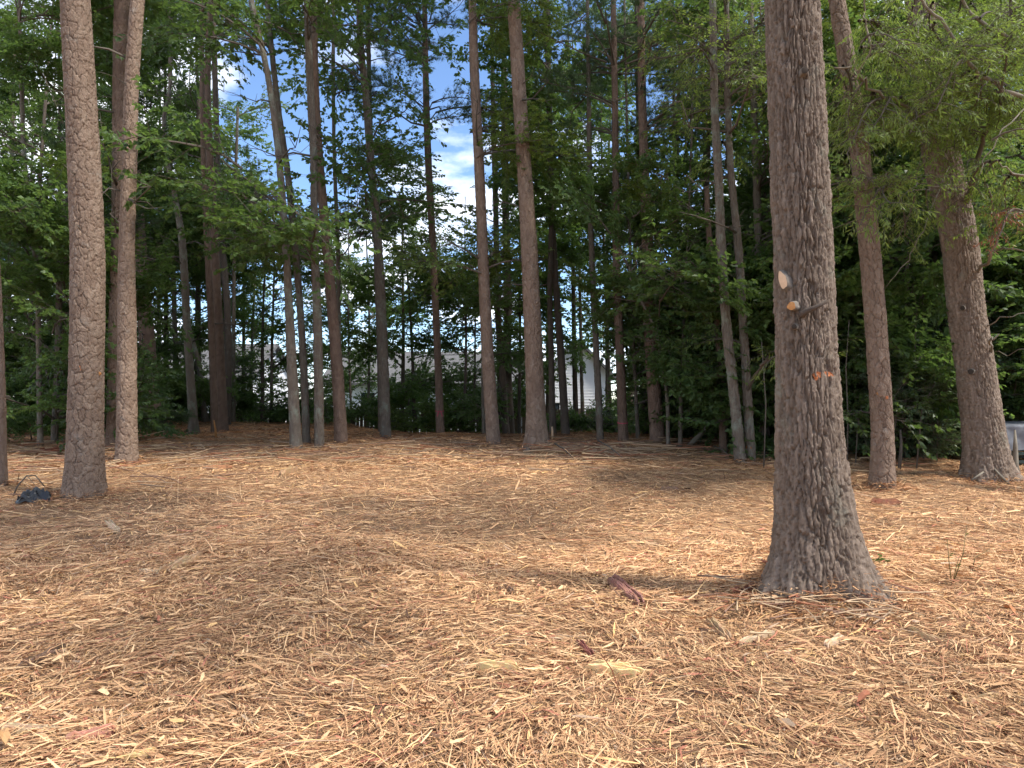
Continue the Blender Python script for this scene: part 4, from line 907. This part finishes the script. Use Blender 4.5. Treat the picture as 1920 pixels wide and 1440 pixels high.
def gouge(rec, pts, mat, name='scar', lift=-.004):
    """a torn patch: outline in photo pixels laid on the trunk, with splintered ridges"""
    mb = MB(); top, bot = pts
    n = len(top); vs = []
    for a, b in zip(top, bot):
        qa, na, r = on_trunk(rec, *a); qb, nb, r = on_trunk(rec, *b)
        for t_ in (0, .3, .6, 1):
            p = qa.lerp(qb, t_); nn = na.lerp(nb, t_); vs.append(p + nn * (lift + random.uniform(-.006, .004) * (1 if 0 < t_ < 1 else .2)))
    fs = [(i * 4 + j, (i + 1) * 4 + j, (i + 1) * 4 + j + 1, i * 4 + j + 1) for i in range(n - 1) for j in range(3)]
    vs2 = vs + [v - Vector((0, -.02, 0)) for v in vs]; m_ = len(vs)
    edge = [i * 4 for i in range(n)] + [(n - 1) * 4 + j for j in (1, 2, 3)] + [i * 4 + 3 for i in range(n - 2, -1, -1)] + [2, 1]
    fs += [(edge[i], edge[(i + 1) % len(edge)], edge[(i + 1) % len(edge)] + m_, edge[i] + m_) for i in range(len(edge))]
    mb.add(vs2, fs); return mb.build(name, mat, rec['o'])
def jag(x0, x1, y0, h, n, jit=.5):
    t_, b_ = [], []
    for i in range(n + 1):
        x = x0 + (x1 - x0) * i / n; e = .35 if i in (0, n) else 1; t_.append((x, y0 - h * .5 * e + random.uniform(-jit, jit) * h * .4)); b_.append((x + random.uniform(-1, 1), y0 + h * .5 * e + random.uniform(-jit, jit) * h * .5))
    return t_, b_
M['collar'] = plain('smooth_collar_bark', (0.17, 0.145, 0.12), 0.85, 0.2, 0.3, 14, 0.7, 40)
stub(OAK, 1474, 527, 16, 34, -.35, M['cut_pale'], M['collar'], .03, (0, .1))
stub(OAK, 1490, 574, 15, 15, -.5, M['cut_orange'], M['collar'], .045, (.1, -.1))
gouge(OAK, jag(1524, 1564, 702, 9, 9), M['gouge'])
gouge(OAK, jag(1527, 1537, 709, 8, 4), M['gouge'])
stub(OAK, 1506, 136, 12, 12, 0, plain('knot_hole', (0.05, 0.04, 0.032), .9, .1), M['collar'], .03)
stub(OAK, 1492, 613, 9, 9, 0, plain('knot_hole', (0.05, 0.04, 0.032), .9, .1), M['collar'], .025)
q0, n0, _ = on_trunk(OAK, 1500, 590); mb = MB()
k_ = OAK['d'] / F; pts = [q0 - n0 * .05, q0 + n0 * .05 + Vector((.03, 0, .0)), q0 + n0 * .10 + Vector((16 * k_, 0, 4 * k_)), q0 + n0 * .13 + Vector((38 * k_, 0, 12 * k_)), q0 + n0 * .15 + Vector((54 * k_, .0, 21 * k_))]
mb.tube(pts, [.032, .024, .019, .016, .014], 8); mb.build('dead_branch', M['dark'], OAK['o'], True)
PINE1 = BYLABEL['thick pine with pinkish plated bark and twin orange gouges, left foreground']
gouge(PINE1, jag(141, 157, 690, 10, 5), M['gouge']); gouge(PINE1, jag(172, 189, 702, 9, 5), M['cut_orange'])
PINE2 = BYLABEL['leaning pinkish pine between the two oaks']
gouge(PINE2, jag(1644, 1653, 737, 7, 4), M['cut_orange']); gouge(PINE2, jag(1661, 1667, 745, 7, 3), M['gouge'])
gouge(BYLABEL['right stem of the lichen-grey pair with a small orange scar at its foot'], jag(1398, 1409, 840, 7, 4), M['gouge'])
stub(OAK2, 1806, 578, 8, 8, 0, plain('knot_hole', (0.05, 0.04, 0.032), .9, .1), M['collar'], .03); stub(OAK2, 1822, 697, 10, 10, 0, plain('knot_hole', (0.05, 0.04, 0.032), .9, .1), M['collar'], .04)
for lab, py in (('slim pine with a pink ribbon tied low on its trunk', 770), ('dark red pine halfway between the gable and the red twin pine', 792)):
    rec = BYLABEL[lab]; x, y, z = W(0, py, rec['d']); p, r = at_trunk(rec, z); mb = MB(); nn = 16; vs = []
    for zz_ in (-.012, .012):
        for j in range(nn):
            a = 2 * math.pi * j / nn; vs.append(p + Vector((math.cos(a) * (r + .012), math.sin(a) * (r + .012), zz_ + .02 * math.sin(a))))
    mb.add(vs, [(j, (j + 1) % nn, nn + (j + 1) % nn, nn + j) for j in range(nn)])
    if py == 770:
        for s_ in (-1, 1): mb.add([p + Vector((s_ * .02, -r - .02, 0)), p + Vector((s_ * .02 + .03, -r - .02, 0)), p + Vector((s_ * .07 + .03, -r - .04, -.16)), p + Vector((s_ * .07, -r - .04, -.15))], [(0, 1, 2, 3)])
    mb.build('ribbon', M['ribbon'], rec['o'])

# ------------------------------------------------------------------ crooked limbs and narrow leaves, top right
def limb(root, pts, r0, r1, name='limb', wob=.02, mat='twig'):
    ox, oy, oz = root.location; P = np.array([np.array(W(p[0], p[1], p[2] - (0.5 if 0 < k_ else 0))) - np.array((ox, oy, oz)) for k_, p in enumerate(pts)]); n = len(P)
    qs = np.linspace(0, n - 1, (n - 1) * 4 + 1); C = catmull(np.hstack([P, np.arange(n)[:, None]]), qs)[:, :3]
    C[1:-1] += rng.normal(0, wob, (len(C) - 2, 3)); rad = [.72 * (r0 + (r1 - r0) * i / (len(C) - 1)) for i in range(len(C))]
    mb = MB(); mb.tube([tuple(c) for c in C], rad, 7, cap=True); o = mb.build(name, M[mat], root, True); return o, C
edge_tree = link('oak_tree', None); ex = (2060 - 960) / F * 10.5; edge_tree.location = (ex, 10.5, gz(ex, 10.5))
me, _c = trunk_mesh('trunk', [[0, 0, .2, -.12], [0, 0, .17, 2], [-.1, 0, .15, 5], [-.3, 0, .12, 9], [-.3, .2, .04, 13]], 'ridge', M['oak'], 40, .05, 8, 901, .2)
link('trunk', me, edge_tree); tag(edge_tree, 'crooked leafy limbs reaching in across the top right corner, their trunk out of view', 'tree')
r2 = OAK2['o']
LB = []
LB.append((r2,) + limb(r2, [(1762, 262, 11.6), (1723, 213, 11.0), (1673, 187, 10.5), (1620, 155, 10.2), (1607, 129, 10.1), (1565, 127, 10.0)], .035, .014))
LB.append((r2,) + limb(r2, [(1620, 155, 10.2), (1613, 133, 10.1), (1632, 87, 10.0), (1618, 43, 10), (1623, -10, 10), (1615, -80, 10)], .022, .010))
LB.append((r2,) + limb(r2, [(1803, 395, 11.9), (1822, 345, 11.6), (1831, 300, 11.4), (1850, 240, 11.0), (1848, 170, 10.8)], .075, .025, mat='limb'))
LB.append((r2,) + limb(r2, [(1825, 512, 11.8), (1853, 480, 11.3), (1872, 430, 11.0), (1850, 345, 10.6)], .038, .012))
LB.append((r2,) + limb(r2, [(1853, 478, 11.3), (1890, 466, 11.0), (1940, 467, 10.8)], .022, .01))
LB.append((r2,) + limb(r2, [(1790, 347, 11.7), (1740, 353, 11.3), (1707, 360, 11.0), (1673, 338, 10.8)], .014, .004))
LB.append((r2,) + limb(r2, [(1725, 20, 11.8), (1723, 67, 11.4), (1730, 100, 11.2), (1760, 170, 11.0)], .05, .018))
limb(r2, [(1852, 672, 11.9), (1860, 640, 11.7), (1873, 627, 11.6)], .03, .014, 'dead_stub'); limb(r2, [(1845, 612, 11.8), (1880, 600, 11.4), (1925, 586, 11.2)], .016, .007)
limb(r2, [(1786, 300, 11.7), (1730, 430, 11.2), (1700, 490, 11.2), (1660, 540, 11.3)], .012, .005)
limb(r2, [(1862, 660, 11.9), (1900, 661, 11.5), (1930, 655, 11.3)], .008, .004)
e = edge_tree
LB.append((e,) + limb(e, [(2060, 230, 10.5), (1920, 187, 10.2), (1860, 153, 10.0), (1823, 127, 9.8), (1793, 77, 9.6), (1737, 7, 9.5), (1700, -60, 9.5)], .045, .02))
LB.append((e,) + limb(e, [(2055, 110, 10.5), (1920, 77, 10.2), (1883, 67, 10.0), (1840, 40, 9.9), (1807, 0, 9.8), (1790, -60, 9.8)], .045, .024))
LB.append((e,) + limb(e, [(1930, 190, 10.2), (1895, 230, 9.9), (1850, 290, 9.8), (1835, 330, 9.8)], .016, .006))
LB.append((e,) + limb(e, [(2060, 330, 10.5), (1960, 310, 10.2), (1905, 330, 10.0), (1870, 300, 9.8)], .03, .008))
LB.append((e,) + limb(e, [(2058, 400, 10.5), (1950, 395, 10.2), (1900, 390, 10)], .02, .006))
deadb = place_bough(LB[-1][1], B_DEAD, LB[-1][2][-3], Vector(LB[-1][2][-1]) + Vector((-.1, 0, -.15)), .8)
for i in range(120):
    for _ in range(30):
        px, py = random.uniform(1570, 1960), random.gauss(140, 130)
        if -60 < py < 400 and not (px < 1640 and random.random() < .75) and not (1700 < px < 1830 and 240 < py and random.random() < .7): break
    best = None
    for root, lo, C in LB:
        ox, oy, oz = root.location
        for k, c in enumerate(C):
            wx, wy, wz = c[0] + ox, c[1] + oy, c[2] + oz; qx = 960 + wx / wy * F; qy = HY - (wz - CZ) / wy * F
            cc = math.hypot(qx - px, qy - py) + random.uniform(0, 40)
            if best is None or cc < best[0]: best = (cc, root, lo, c, wy)
    _, root, lo, c, wy = best; ox, oy, oz = root.location
    x, y, z = W(px, py, wy + random.gauss(.35, .5)); tg = Vector((x - ox, y - oy, z - oz)); p0 = Vector(c)
    if (tg - p0).length > 1.5: p0 = tg + (p0 - tg).normalized() * 1.0
    o = place_bough(lo, B_WILLOW, p0, tg, random.uniform(.45, .85))

# ------------------------------------------------------------------ wood pieces, litter and other small things on the ground
def on_ground(px, py):
    d = depth_at(px, py); x = (px - 960) / F * d; return Vector((x, d, gz(x, d)))
def split_piece(label, p0, p1, w, th, col, fray=.5, lift=.022, name='wood_piece', cat='wood', n=12, bend=0.0):
    a, b = on_ground(*p0), on_ground(*p1); c = (a + b) / 2; o_loc = Vector((c.x, c.y, min(a.z, b.z)))
    ax = b - a; L = ax.length; ax.normalize(); side = ax.cross(Vector((0, 0, 1))).normalized(); up = side.cross(ax)
    lanes = 7; vs, cs, fs = [], [], []
    ends = [(random.uniform(0, fray) * .3, 1 - random.uniform(0, fray) * .3) for _ in range(lanes)]
    lane_h = [random.uniform(.4, 1) for _ in range(lanes)]; lane_c = [random.uniform(.7, 1.25) for _ in range(lanes)]
    for ly in range(lanes):
        u0, u1 = -w / 2 + w * ly / lanes, -w / 2 + w * (ly + 1) / lanes; base = len(vs)
        for i in range(n + 1):
            t_ = ends[ly][0] + (ends[ly][1] - ends[ly][0]) * i / n; wid = (1 - .25 * abs(2 * t_ - 1) ** 3); bz = bend * L * (1 - (2 * t_ - 1) ** 2) + .006 * math.sin(9 * t_ + ly)
            top = th * lane_h[ly] * (1 if 0 < i < n else .45) + random.gauss(0, th * .06)
            for (uu, zz_) in ((u0, -.03), (u0 * .98 + .02 * u1, top), (u1 * .98 + .02 * u0, top + random.gauss(0, th * .08)), (u1, -.03)):
                vs.append(a + ax * L * t_ + side * (uu * wid) + up * (zz_ + lift + bz) - o_loc); cs.append([k_ * lane_c[ly] * random.uniform(.9, 1.1) for k_ in col])
        for i in range(n):
            for j in range(3): fs.append((base + i * 4 + j, base + i * 4 + j + 1, base + (i + 1) * 4 + j + 1, base + (i + 1) * 4 + j))
        fs += [(base, base + 1, base + 2, base + 3), tuple(base + n * 4 + j for j in (3, 2, 1, 0))]
    o = link(name, mesh_np(name, vs, fs, [M['wood']], cs)); o.location = o_loc
    tag(o, label, cat, 'split wood pieces on the mulch'); return o
RED, YEL, TAN, PALE, BRN, ORG = (.23, .085, .065), (.60, .41, .20), (.40, .26, .145), (.60, .44, .28), (.19, .115, .075), (.42, .21, .11)
split_piece('dark red split wood chunk lying in front of the massive oak', (1143, 1090), (1203, 1142), .095, .06, (.25, .12, .09), .5)
split_piece('smooth yellow split piece, left of the two yellow pieces low in the middle', (884, 1258), (972, 1262), .075, .03, YEL)
split_piece('frayed yellow split piece, right of the two yellow pieces low in the middle', (1098, 1258), (1215, 1268), .11, .035, YEL, 1.2)
split_piece('brown frayed slab slanting across the mulch left of the middle', (298, 1085), (378, 1044), .11, .045, TAN, 1.2)
split_piece('pinkish red curved splinter at the bottom left corner', (105, 1402), (232, 1376), .05, .03, (.40, .19, .13), 1.4)
split_piece('long pale strip at the bottom left picture edge', (-10, 1374), (118, 1380), .035, .025, PALE)
split_piece('dark brown bark strip near the left edge of the foreground', (28, 1270), (130, 1222), .05, .04, BRN, 1)
split_piece('small red sliver below the dark red chunk', (1083, 1210), (1112, 1240), .03, .02, RED)
split_piece('tan wedge right of the frayed yellow piece', (1328, 1170), (1372, 1212), .06, .04, TAN, .8)
split_piece('pale strip lying below the massive oak, left one', (1388, 1216), (1452, 1193), .035, .02, PALE)
split_piece('short pale chip below the massive oak, right one', (1548, 1218), (1582, 1198), .04, .02, PALE)
split_piece('long tan strip slanting right of the massive oak', (1690, 1184), (1822, 1230), .045, .025, TAN, 1)
split_piece('red bark slab at the foot of the leaning pinkish pine', (1632, 944), (1692, 946), .10, .04, (.34, .15, .09), .8)
split_piece('reddish slab lying left of the massive oak root', (1378, 1118), (1428, 1102), .07, .035, (.34, .13, .085), 1)
split_piece('pale broken chip right below the thick plated pine', (200, 980), (224, 1002), .06, .02, PALE)
split_piece('orange slab far left, beyond the thick plated pine', (376, 882), (436, 878), .12, .045, ORG, 1)
split_piece('squat brown block before the slender four trunks', (527, 894), (556, 884), .10, .08, TAN, .6)
split_piece('dark thin slab lying in the sunny strip ahead of the oak', (1236, 921), (1274, 919), .05, .03, BRN)
split_piece('brown slab by the left edge under the edge pine', (20, 985), (56, 982), .08, .04, (.36, .2, .11), 1)
split_piece('red bark heap piece left of the flaky-barked pine', (65, 852), (118, 846), .12, .07, (.26, .09, .05), 1)
split_piece('yellowish torn strip at the bottom picture edge, left of middle', (232, 1436), (300, 1424), .06, .02, YEL, 1.2)
split_piece('grey-brown slat in the right foreground corner', (1800, 1330), (1880, 1312), .03, .02, TAN, .8)
split_piece('pale straight strip in the middle of the left foreground', (260, 1075), (300, 1079), .03, .015, PALE)
split_piece('brown bark sliver left of the dark red chunk', (935, 1100), (962, 1116), .045, .02, BRN)
# fallen leaves
for lab, px, py, s_, c, rz in (('rust-coloured fallen leaf in the right foreground', 1620, 1333, .045, (.33, .13, .07), .4), ('orange fallen leaf right of the massive oak', 1893, 1160, .05, (.45, .20, .09), 1.9), ('orange fallen leaf at the left edge of the foreground', 4, 1410, .05, (.42, .24, .11), 2.5)):
    p = on_ground(px, py); nn = 14; vs = [(0, 0, .02)]; 
    for j in range(nn):
        a = 2 * math.pi * j / nn; r = s_ * (.55 + .3 * math.cos(a) ** 2 + (.16 if j % 2 else -.05)); vs.append((r * math.cos(a), .7 * r * math.sin(a), .035 * abs(math.sin(a)) + .02 * math.cos(a)))
    vs += [(x, y, z - .004) for x, y, z in vs]
    fs = [(0, 1 + j, 1 + (j + 1) % nn) for j in range(nn)] + [(nn + 1, nn + 2 + (j + 1) % nn, nn + 2 + j) for j in range(nn)]
    fs = [f for f in fs]; o = link('leaf', mesh_np('leaf', vs, fs, [M['wood']], [c] * len(vs))); o.location = p + Vector((0, 0, .055)); o.rotation_euler = (.25, .1, rz); tag(o, lab, 'leaf', 'fallen leaves')
# crumpled black plastic and the arched twig over it
M['plastic'] = plain('black_plastic', (0.010, 0.010, 0.012), 0.38, 0.5, 0.2, 5, 0.3, 25)
p = on_ground(62, 940); nth, nph = 36, 14; vs = []
for i in range(nph + 1):
    for j in range(nth):
        ph = i / nph; a = 2 * math.pi * j / nth
        rr = .17 * (1 - .1 * ph) * math.cos(ph * math.pi / 2) ** .6 * (1 + .22 * math.sin(3 * a + 1)); w_ = float(fbm(np.array([a * 2.2 + 9]), np.array([ph * 5]), 77, 4)[0])
        cr_ = abs(w_) * .16; vs.append((rr * math.cos(a) * 1.15 * (1 + cr_), rr * math.sin(a) * .8 * (1 + cr_), .11 * math.sin(ph * math.pi / 2) * (1 + 1.1 * w_) + .02 * math.sin(7 * a + 5 * ph)))
fs = [(i * nth + j, i * nth + (j + 1) % nth, (i + 1) * nth + (j + 1) % nth, (i + 1) * nth + j) for i in range(nph) for j in range(nth)]
o = link('plastic_bag', mesh_np('plastic_bag', vs, fs, [M['plastic']])); o.location = p; tag(o, 'crumpled black plastic bag beside the thick plated pine', 'bag')
def stick(label, pts, r0, r1, mat='limb', name='stick', cat='stick', branches=()):
    """pts: photo pixel, depth offset and lift are given per point as (px, py, d)"""
    P = [Vector(W(*q)) for q in pts]; root = P[0]; mb = MB()
    mb.tube([q - root for q in P], [r0 + (r1 - r0) * i / (len(P) - 1) for i in range(len(P))], 7)
    for br in branches:
        B = [Vector(W(*q)) - root for q in br]; mb.tube(B, [r1 * .9] + [r1 * .5] * (len(B) - 1), 5)
    o = mb.build(name, M[mat], None, True); o.location = root; tag(o, label, cat); return o
d_ = depth_at(30, 932)
stick('bent dark twig arching over the black plastic bag', [(22, 938, d_), (32, 912, d_), (50, 892, d_), (66, 891, d_ + .05), (84, 912, d_ + .1)], .012, .006, branches=[[(52, 893, d_), (62, 905, d_), (70, 916, d_ - .1)], [(66, 891, d_), (76, 905, d_), (82, 912, d_)]])
d_ = depth_at(1290, 836)
stick('pale fallen log leaning up to the right beside the red snag', [(1290, 838, d_), (1316, 812, d_ + .2), (1346, 780, d_ + .4)], .055, .045, 'grey' if False else 'twig', 'fallen_log', 'log')
d_ = depth_at(1890, 903)
stick('pale splintered stick leaning on the crooked oak foot, right one', [(1892, 908, d_ - .3), (1872, 888, d_ - .25), (1855, 868, d_ - .1)], .022, .012, 'twig')
stick('short grey stick leaning on the crooked oak foot, left one', [(1822, 900, d_ - .3), (1844, 885, d_ - .25)], .018, .014, 'twig')
d_ = depth_at(1905, 905) + .2
stick('shredded pale broken snag in front of the grey tarp', [(1908, 908, d_), (1903, 870, d_), (1904, 840, d_), (1903, 806, d_)], .075, .012, 'twig', 'snag', 'snag')
d_ = depth_at(404, 816) - .4
stick('yellow torn wooden stake at the foot of the red pine pair', [(405, 822, d_), (404, 805, d_), (401, 788, d_)], .035, .015, 'cut_orange', 'stake', 'stake')
d_ = depth_at(1036, 824)
stick('small pale wooden stake right of the big central pine', [(1036, 824, d_), (1036, 810, d_), (1035, 800, d_)], .03, .02, 'cut_pale', 'stake', 'stake')
d_ = depth_at(990, 852)
stick('little dark stump before the big central pine', [(988, 856, d_), (988, 846, d_), (987, 838, d_)], .10, .06, 'dark', 'stump', 'stump')
for k, (lab, a, b) in enumerate([('long bare stick in the slash pile right of the central pine', (1120, 840), (1168, 862)), ('thin stick poking from the slash below the central pine', (1040, 846), (1075, 862)), ('long thin stick on the ground near the lichen-grey pair', (1338, 850), (1368, 858))]):
    A, Bq = on_ground(*a), on_ground(*b); mb = MB(); mb.tube([Vector((0, 0, .14)), (Bq - A) * .5 + Vector((0, 0, .12)), (Bq - A) + Vector((0, 0, .03))], [.016, .014, .008], 6)
    o = mb.build('stick', M['limb'], None, True); o.location = A; tag(o, lab, 'stick')
# weeds by the oak
M['weed'] = plain('weed_stem', (0.16, 0.14, 0.06), .8, .2, .3, 9)
for lab, bx, by, tips, nl in (('tall thin bare weed right of the massive oak', 1785, 1096, [(1812, 988), (1776, 1010), (1800, 1040)], 3), ('wispy weed leaning right, farther from the massive oak', 1822, 1072, [(1856, 1030), (1844, 1050)], 2), ('small green seedling at the massive oak root', 1652, 1062, [(1650, 1042), (1662, 1050), (1642, 1050)], 9)):
    d = depth_at(bx, by); g0 = on_ground(bx, by); st = MB(); lv = MB()
    for tx, ty in tips:
        T_ = Vector(W(tx, ty, d)) - g0; st.tube([Vector((0, 0, -.02)), T_ * .5 + Vector((random.gauss(0, .02), random.gauss(0, .03), .02)), T_], [.0045, .003, .0015], 5)
        for _ in range(nl):
            q = T_ * random.uniform(.3, 1); a = random.uniform(0, 6.28); l = random.uniform(.03, .055); dv_ = Vector((math.cos(a), math.sin(a), .3)) * l; sd_ = Vector((-math.sin(a), math.cos(a), 0)) * l * .3
            lv.add([q, q + dv_ * .5 + sd_, q + dv_, q + dv_ * .5 - sd_], [(0, 1, 2), (0, 2, 3)])
    o = link('weed', None); o.location = g0; st.build('stem', M['weed'], o, True); lv.build('leaves', M['fresh'], o); tag(o, lab, 'weed', 'weeds by the oak')
# grey tarp over a low rack at the right edge
M['tarp'] = plain('grey_tarp', (0.15, 0.155, 0.17), .75, .25, .2, 4, .25, 12)
M['rack'] = plain('dark_green_rack', (0.03, 0.045, 0.04), .6, .3, .2, 5)
TD = 12.9; x0, x1 = hx(1876, TD), hx(2060, TD); zg = gz((x0 + x1) / 2, TD); zt = hzz(797, TD) - zg
rk = link('storage_rack', None); rk.location = ((x0 + x1) / 2, TD, zg); hw = (x1 - x0) / 2
for sx in (-1, 0, 1):
    for sy in (0, .9):
        m_ = MB(); m_.box((sx * (hw - .06), sy, zt / 2 - .03), (.03, .03, zt / 2)); m_.build('post', M['rack'], rk)
for z_ in (.08, .22, .38):
    for sy in (-.035, .935):
        m_ = MB(); m_.box((0, sy, z_), (hw - .03, .012, .025)); m_.build('rail', M['rack'], rk)
m_ = MB(); m_.box((0, .45, .42), (hw - .04, .40, .03)); m_.build('shelf', M['rack'], rk)
tag(rk, 'low dark rack under the grey tarp at the right picture edge', 'rack')
n_, k2 = 60, 34; vs = []
prof = [(-.07, zt - hzz(797, TD) + hzz(842, TD)), (-.06, zt - .01), (.96, zt + .03), (.98, zt - .4)]
for i in range(n_ + 1):
    for j in range(k2 + 1):
        t_ = j / k2 * 3; q = min(int(t_), 2); f_ = t_ - q; y = prof[q][0] + (prof[q + 1][0] - prof[q][0]) * f_; z = prof[q][1] + (prof[q + 1][1] - prof[q][1]) * f_
        X = -hw - .06 + (2 * hw + .12) * i / n_; w_ = float(fbm(np.array([X * 5.]), np.array([t_ * 2.]), 91, 4)[0]); hang_ = 1 if q != 1 else .4
        vs.append((X, y - .05 * w_ * hang_ + .02 * math.sin(X * 11) * (1 - f_ if q == 0 else 0), z + .012 * w_ + (.03 * math.sin(X * 4 + 1) if j == 0 else 0) + .012))
fs = [(i * (k2 + 1) + j, (i + 1) * (k2 + 1) + j, (i + 1) * (k2 + 1) + j + 1, i * (k2 + 1) + j + 1) for i in range(n_) for j in range(k2)]
o = link('tarp', mesh_np('tarp', vs, fs, [M['tarp']], smooth=True)); o.location = rk.location; tag(o, 'wrinkled grey tarp draped over the low rack at the right edge', 'tarp')
tot = sum(sum(len(p.vertices) - 2 for p in m.polygons) for m in bpy.data.meshes if m.users and len(m.polygons) < 5000) + sum(len(m.loops) - 2 * len(m.polygons) for m in bpy.data.meshes if m.users and len(m.polygons) >= 5000)
print('TRIS', tot)

# bare thin stems in the thicket on the right
for k, (lab, pts, r0) in enumerate([('bare pale sapling stem between the pinkish pine and the crooked oak', [(1718, 884), (1728, 770), (1752, 720), (1784, 655)], .014),
        ('short bare stem leaning right of the pinkish pine', [(1668, 770), (1690, 715), (1735, 660)], .010), ('thin upright stem just left of the crooked oak', [(1757, 868), (1758, 780), (1752, 690)], .012),
        ('broken pale stub standing right of the pinkish pine foot', [(1686, 866), (1690, 830), (1688, 806)], .03), ('thin grey stem just right of the massive oak', [(1588, 850), (1590, 780), (1586, 690), (1592, 600)], .013),
        ('forked thin stem behind the pinkish pine foot', [(1604, 862), (1608, 800), (1616, 760)], .010), ('thin stem standing near the right picture edge', [(1432, 850), (1436, 760), (1428, 640)], .012)]):
    d_ = 12.6 + .25 * (k % 3); x_ = (pts[0][0] - 960) / F * d_; row = HY + (CZ - gz(x_, d_)) * F / d_
    if k == 6: lab = 'thin stem between the lichen-grey pair and the massive oak'
    stick(lab, [(pts[0][0], max(pts[0][1], row + 2), d_)] + [(a, b, d_) for a, b in pts[1:]], r0, r0 * .5, 'limb', 'sapling', 'sapling')
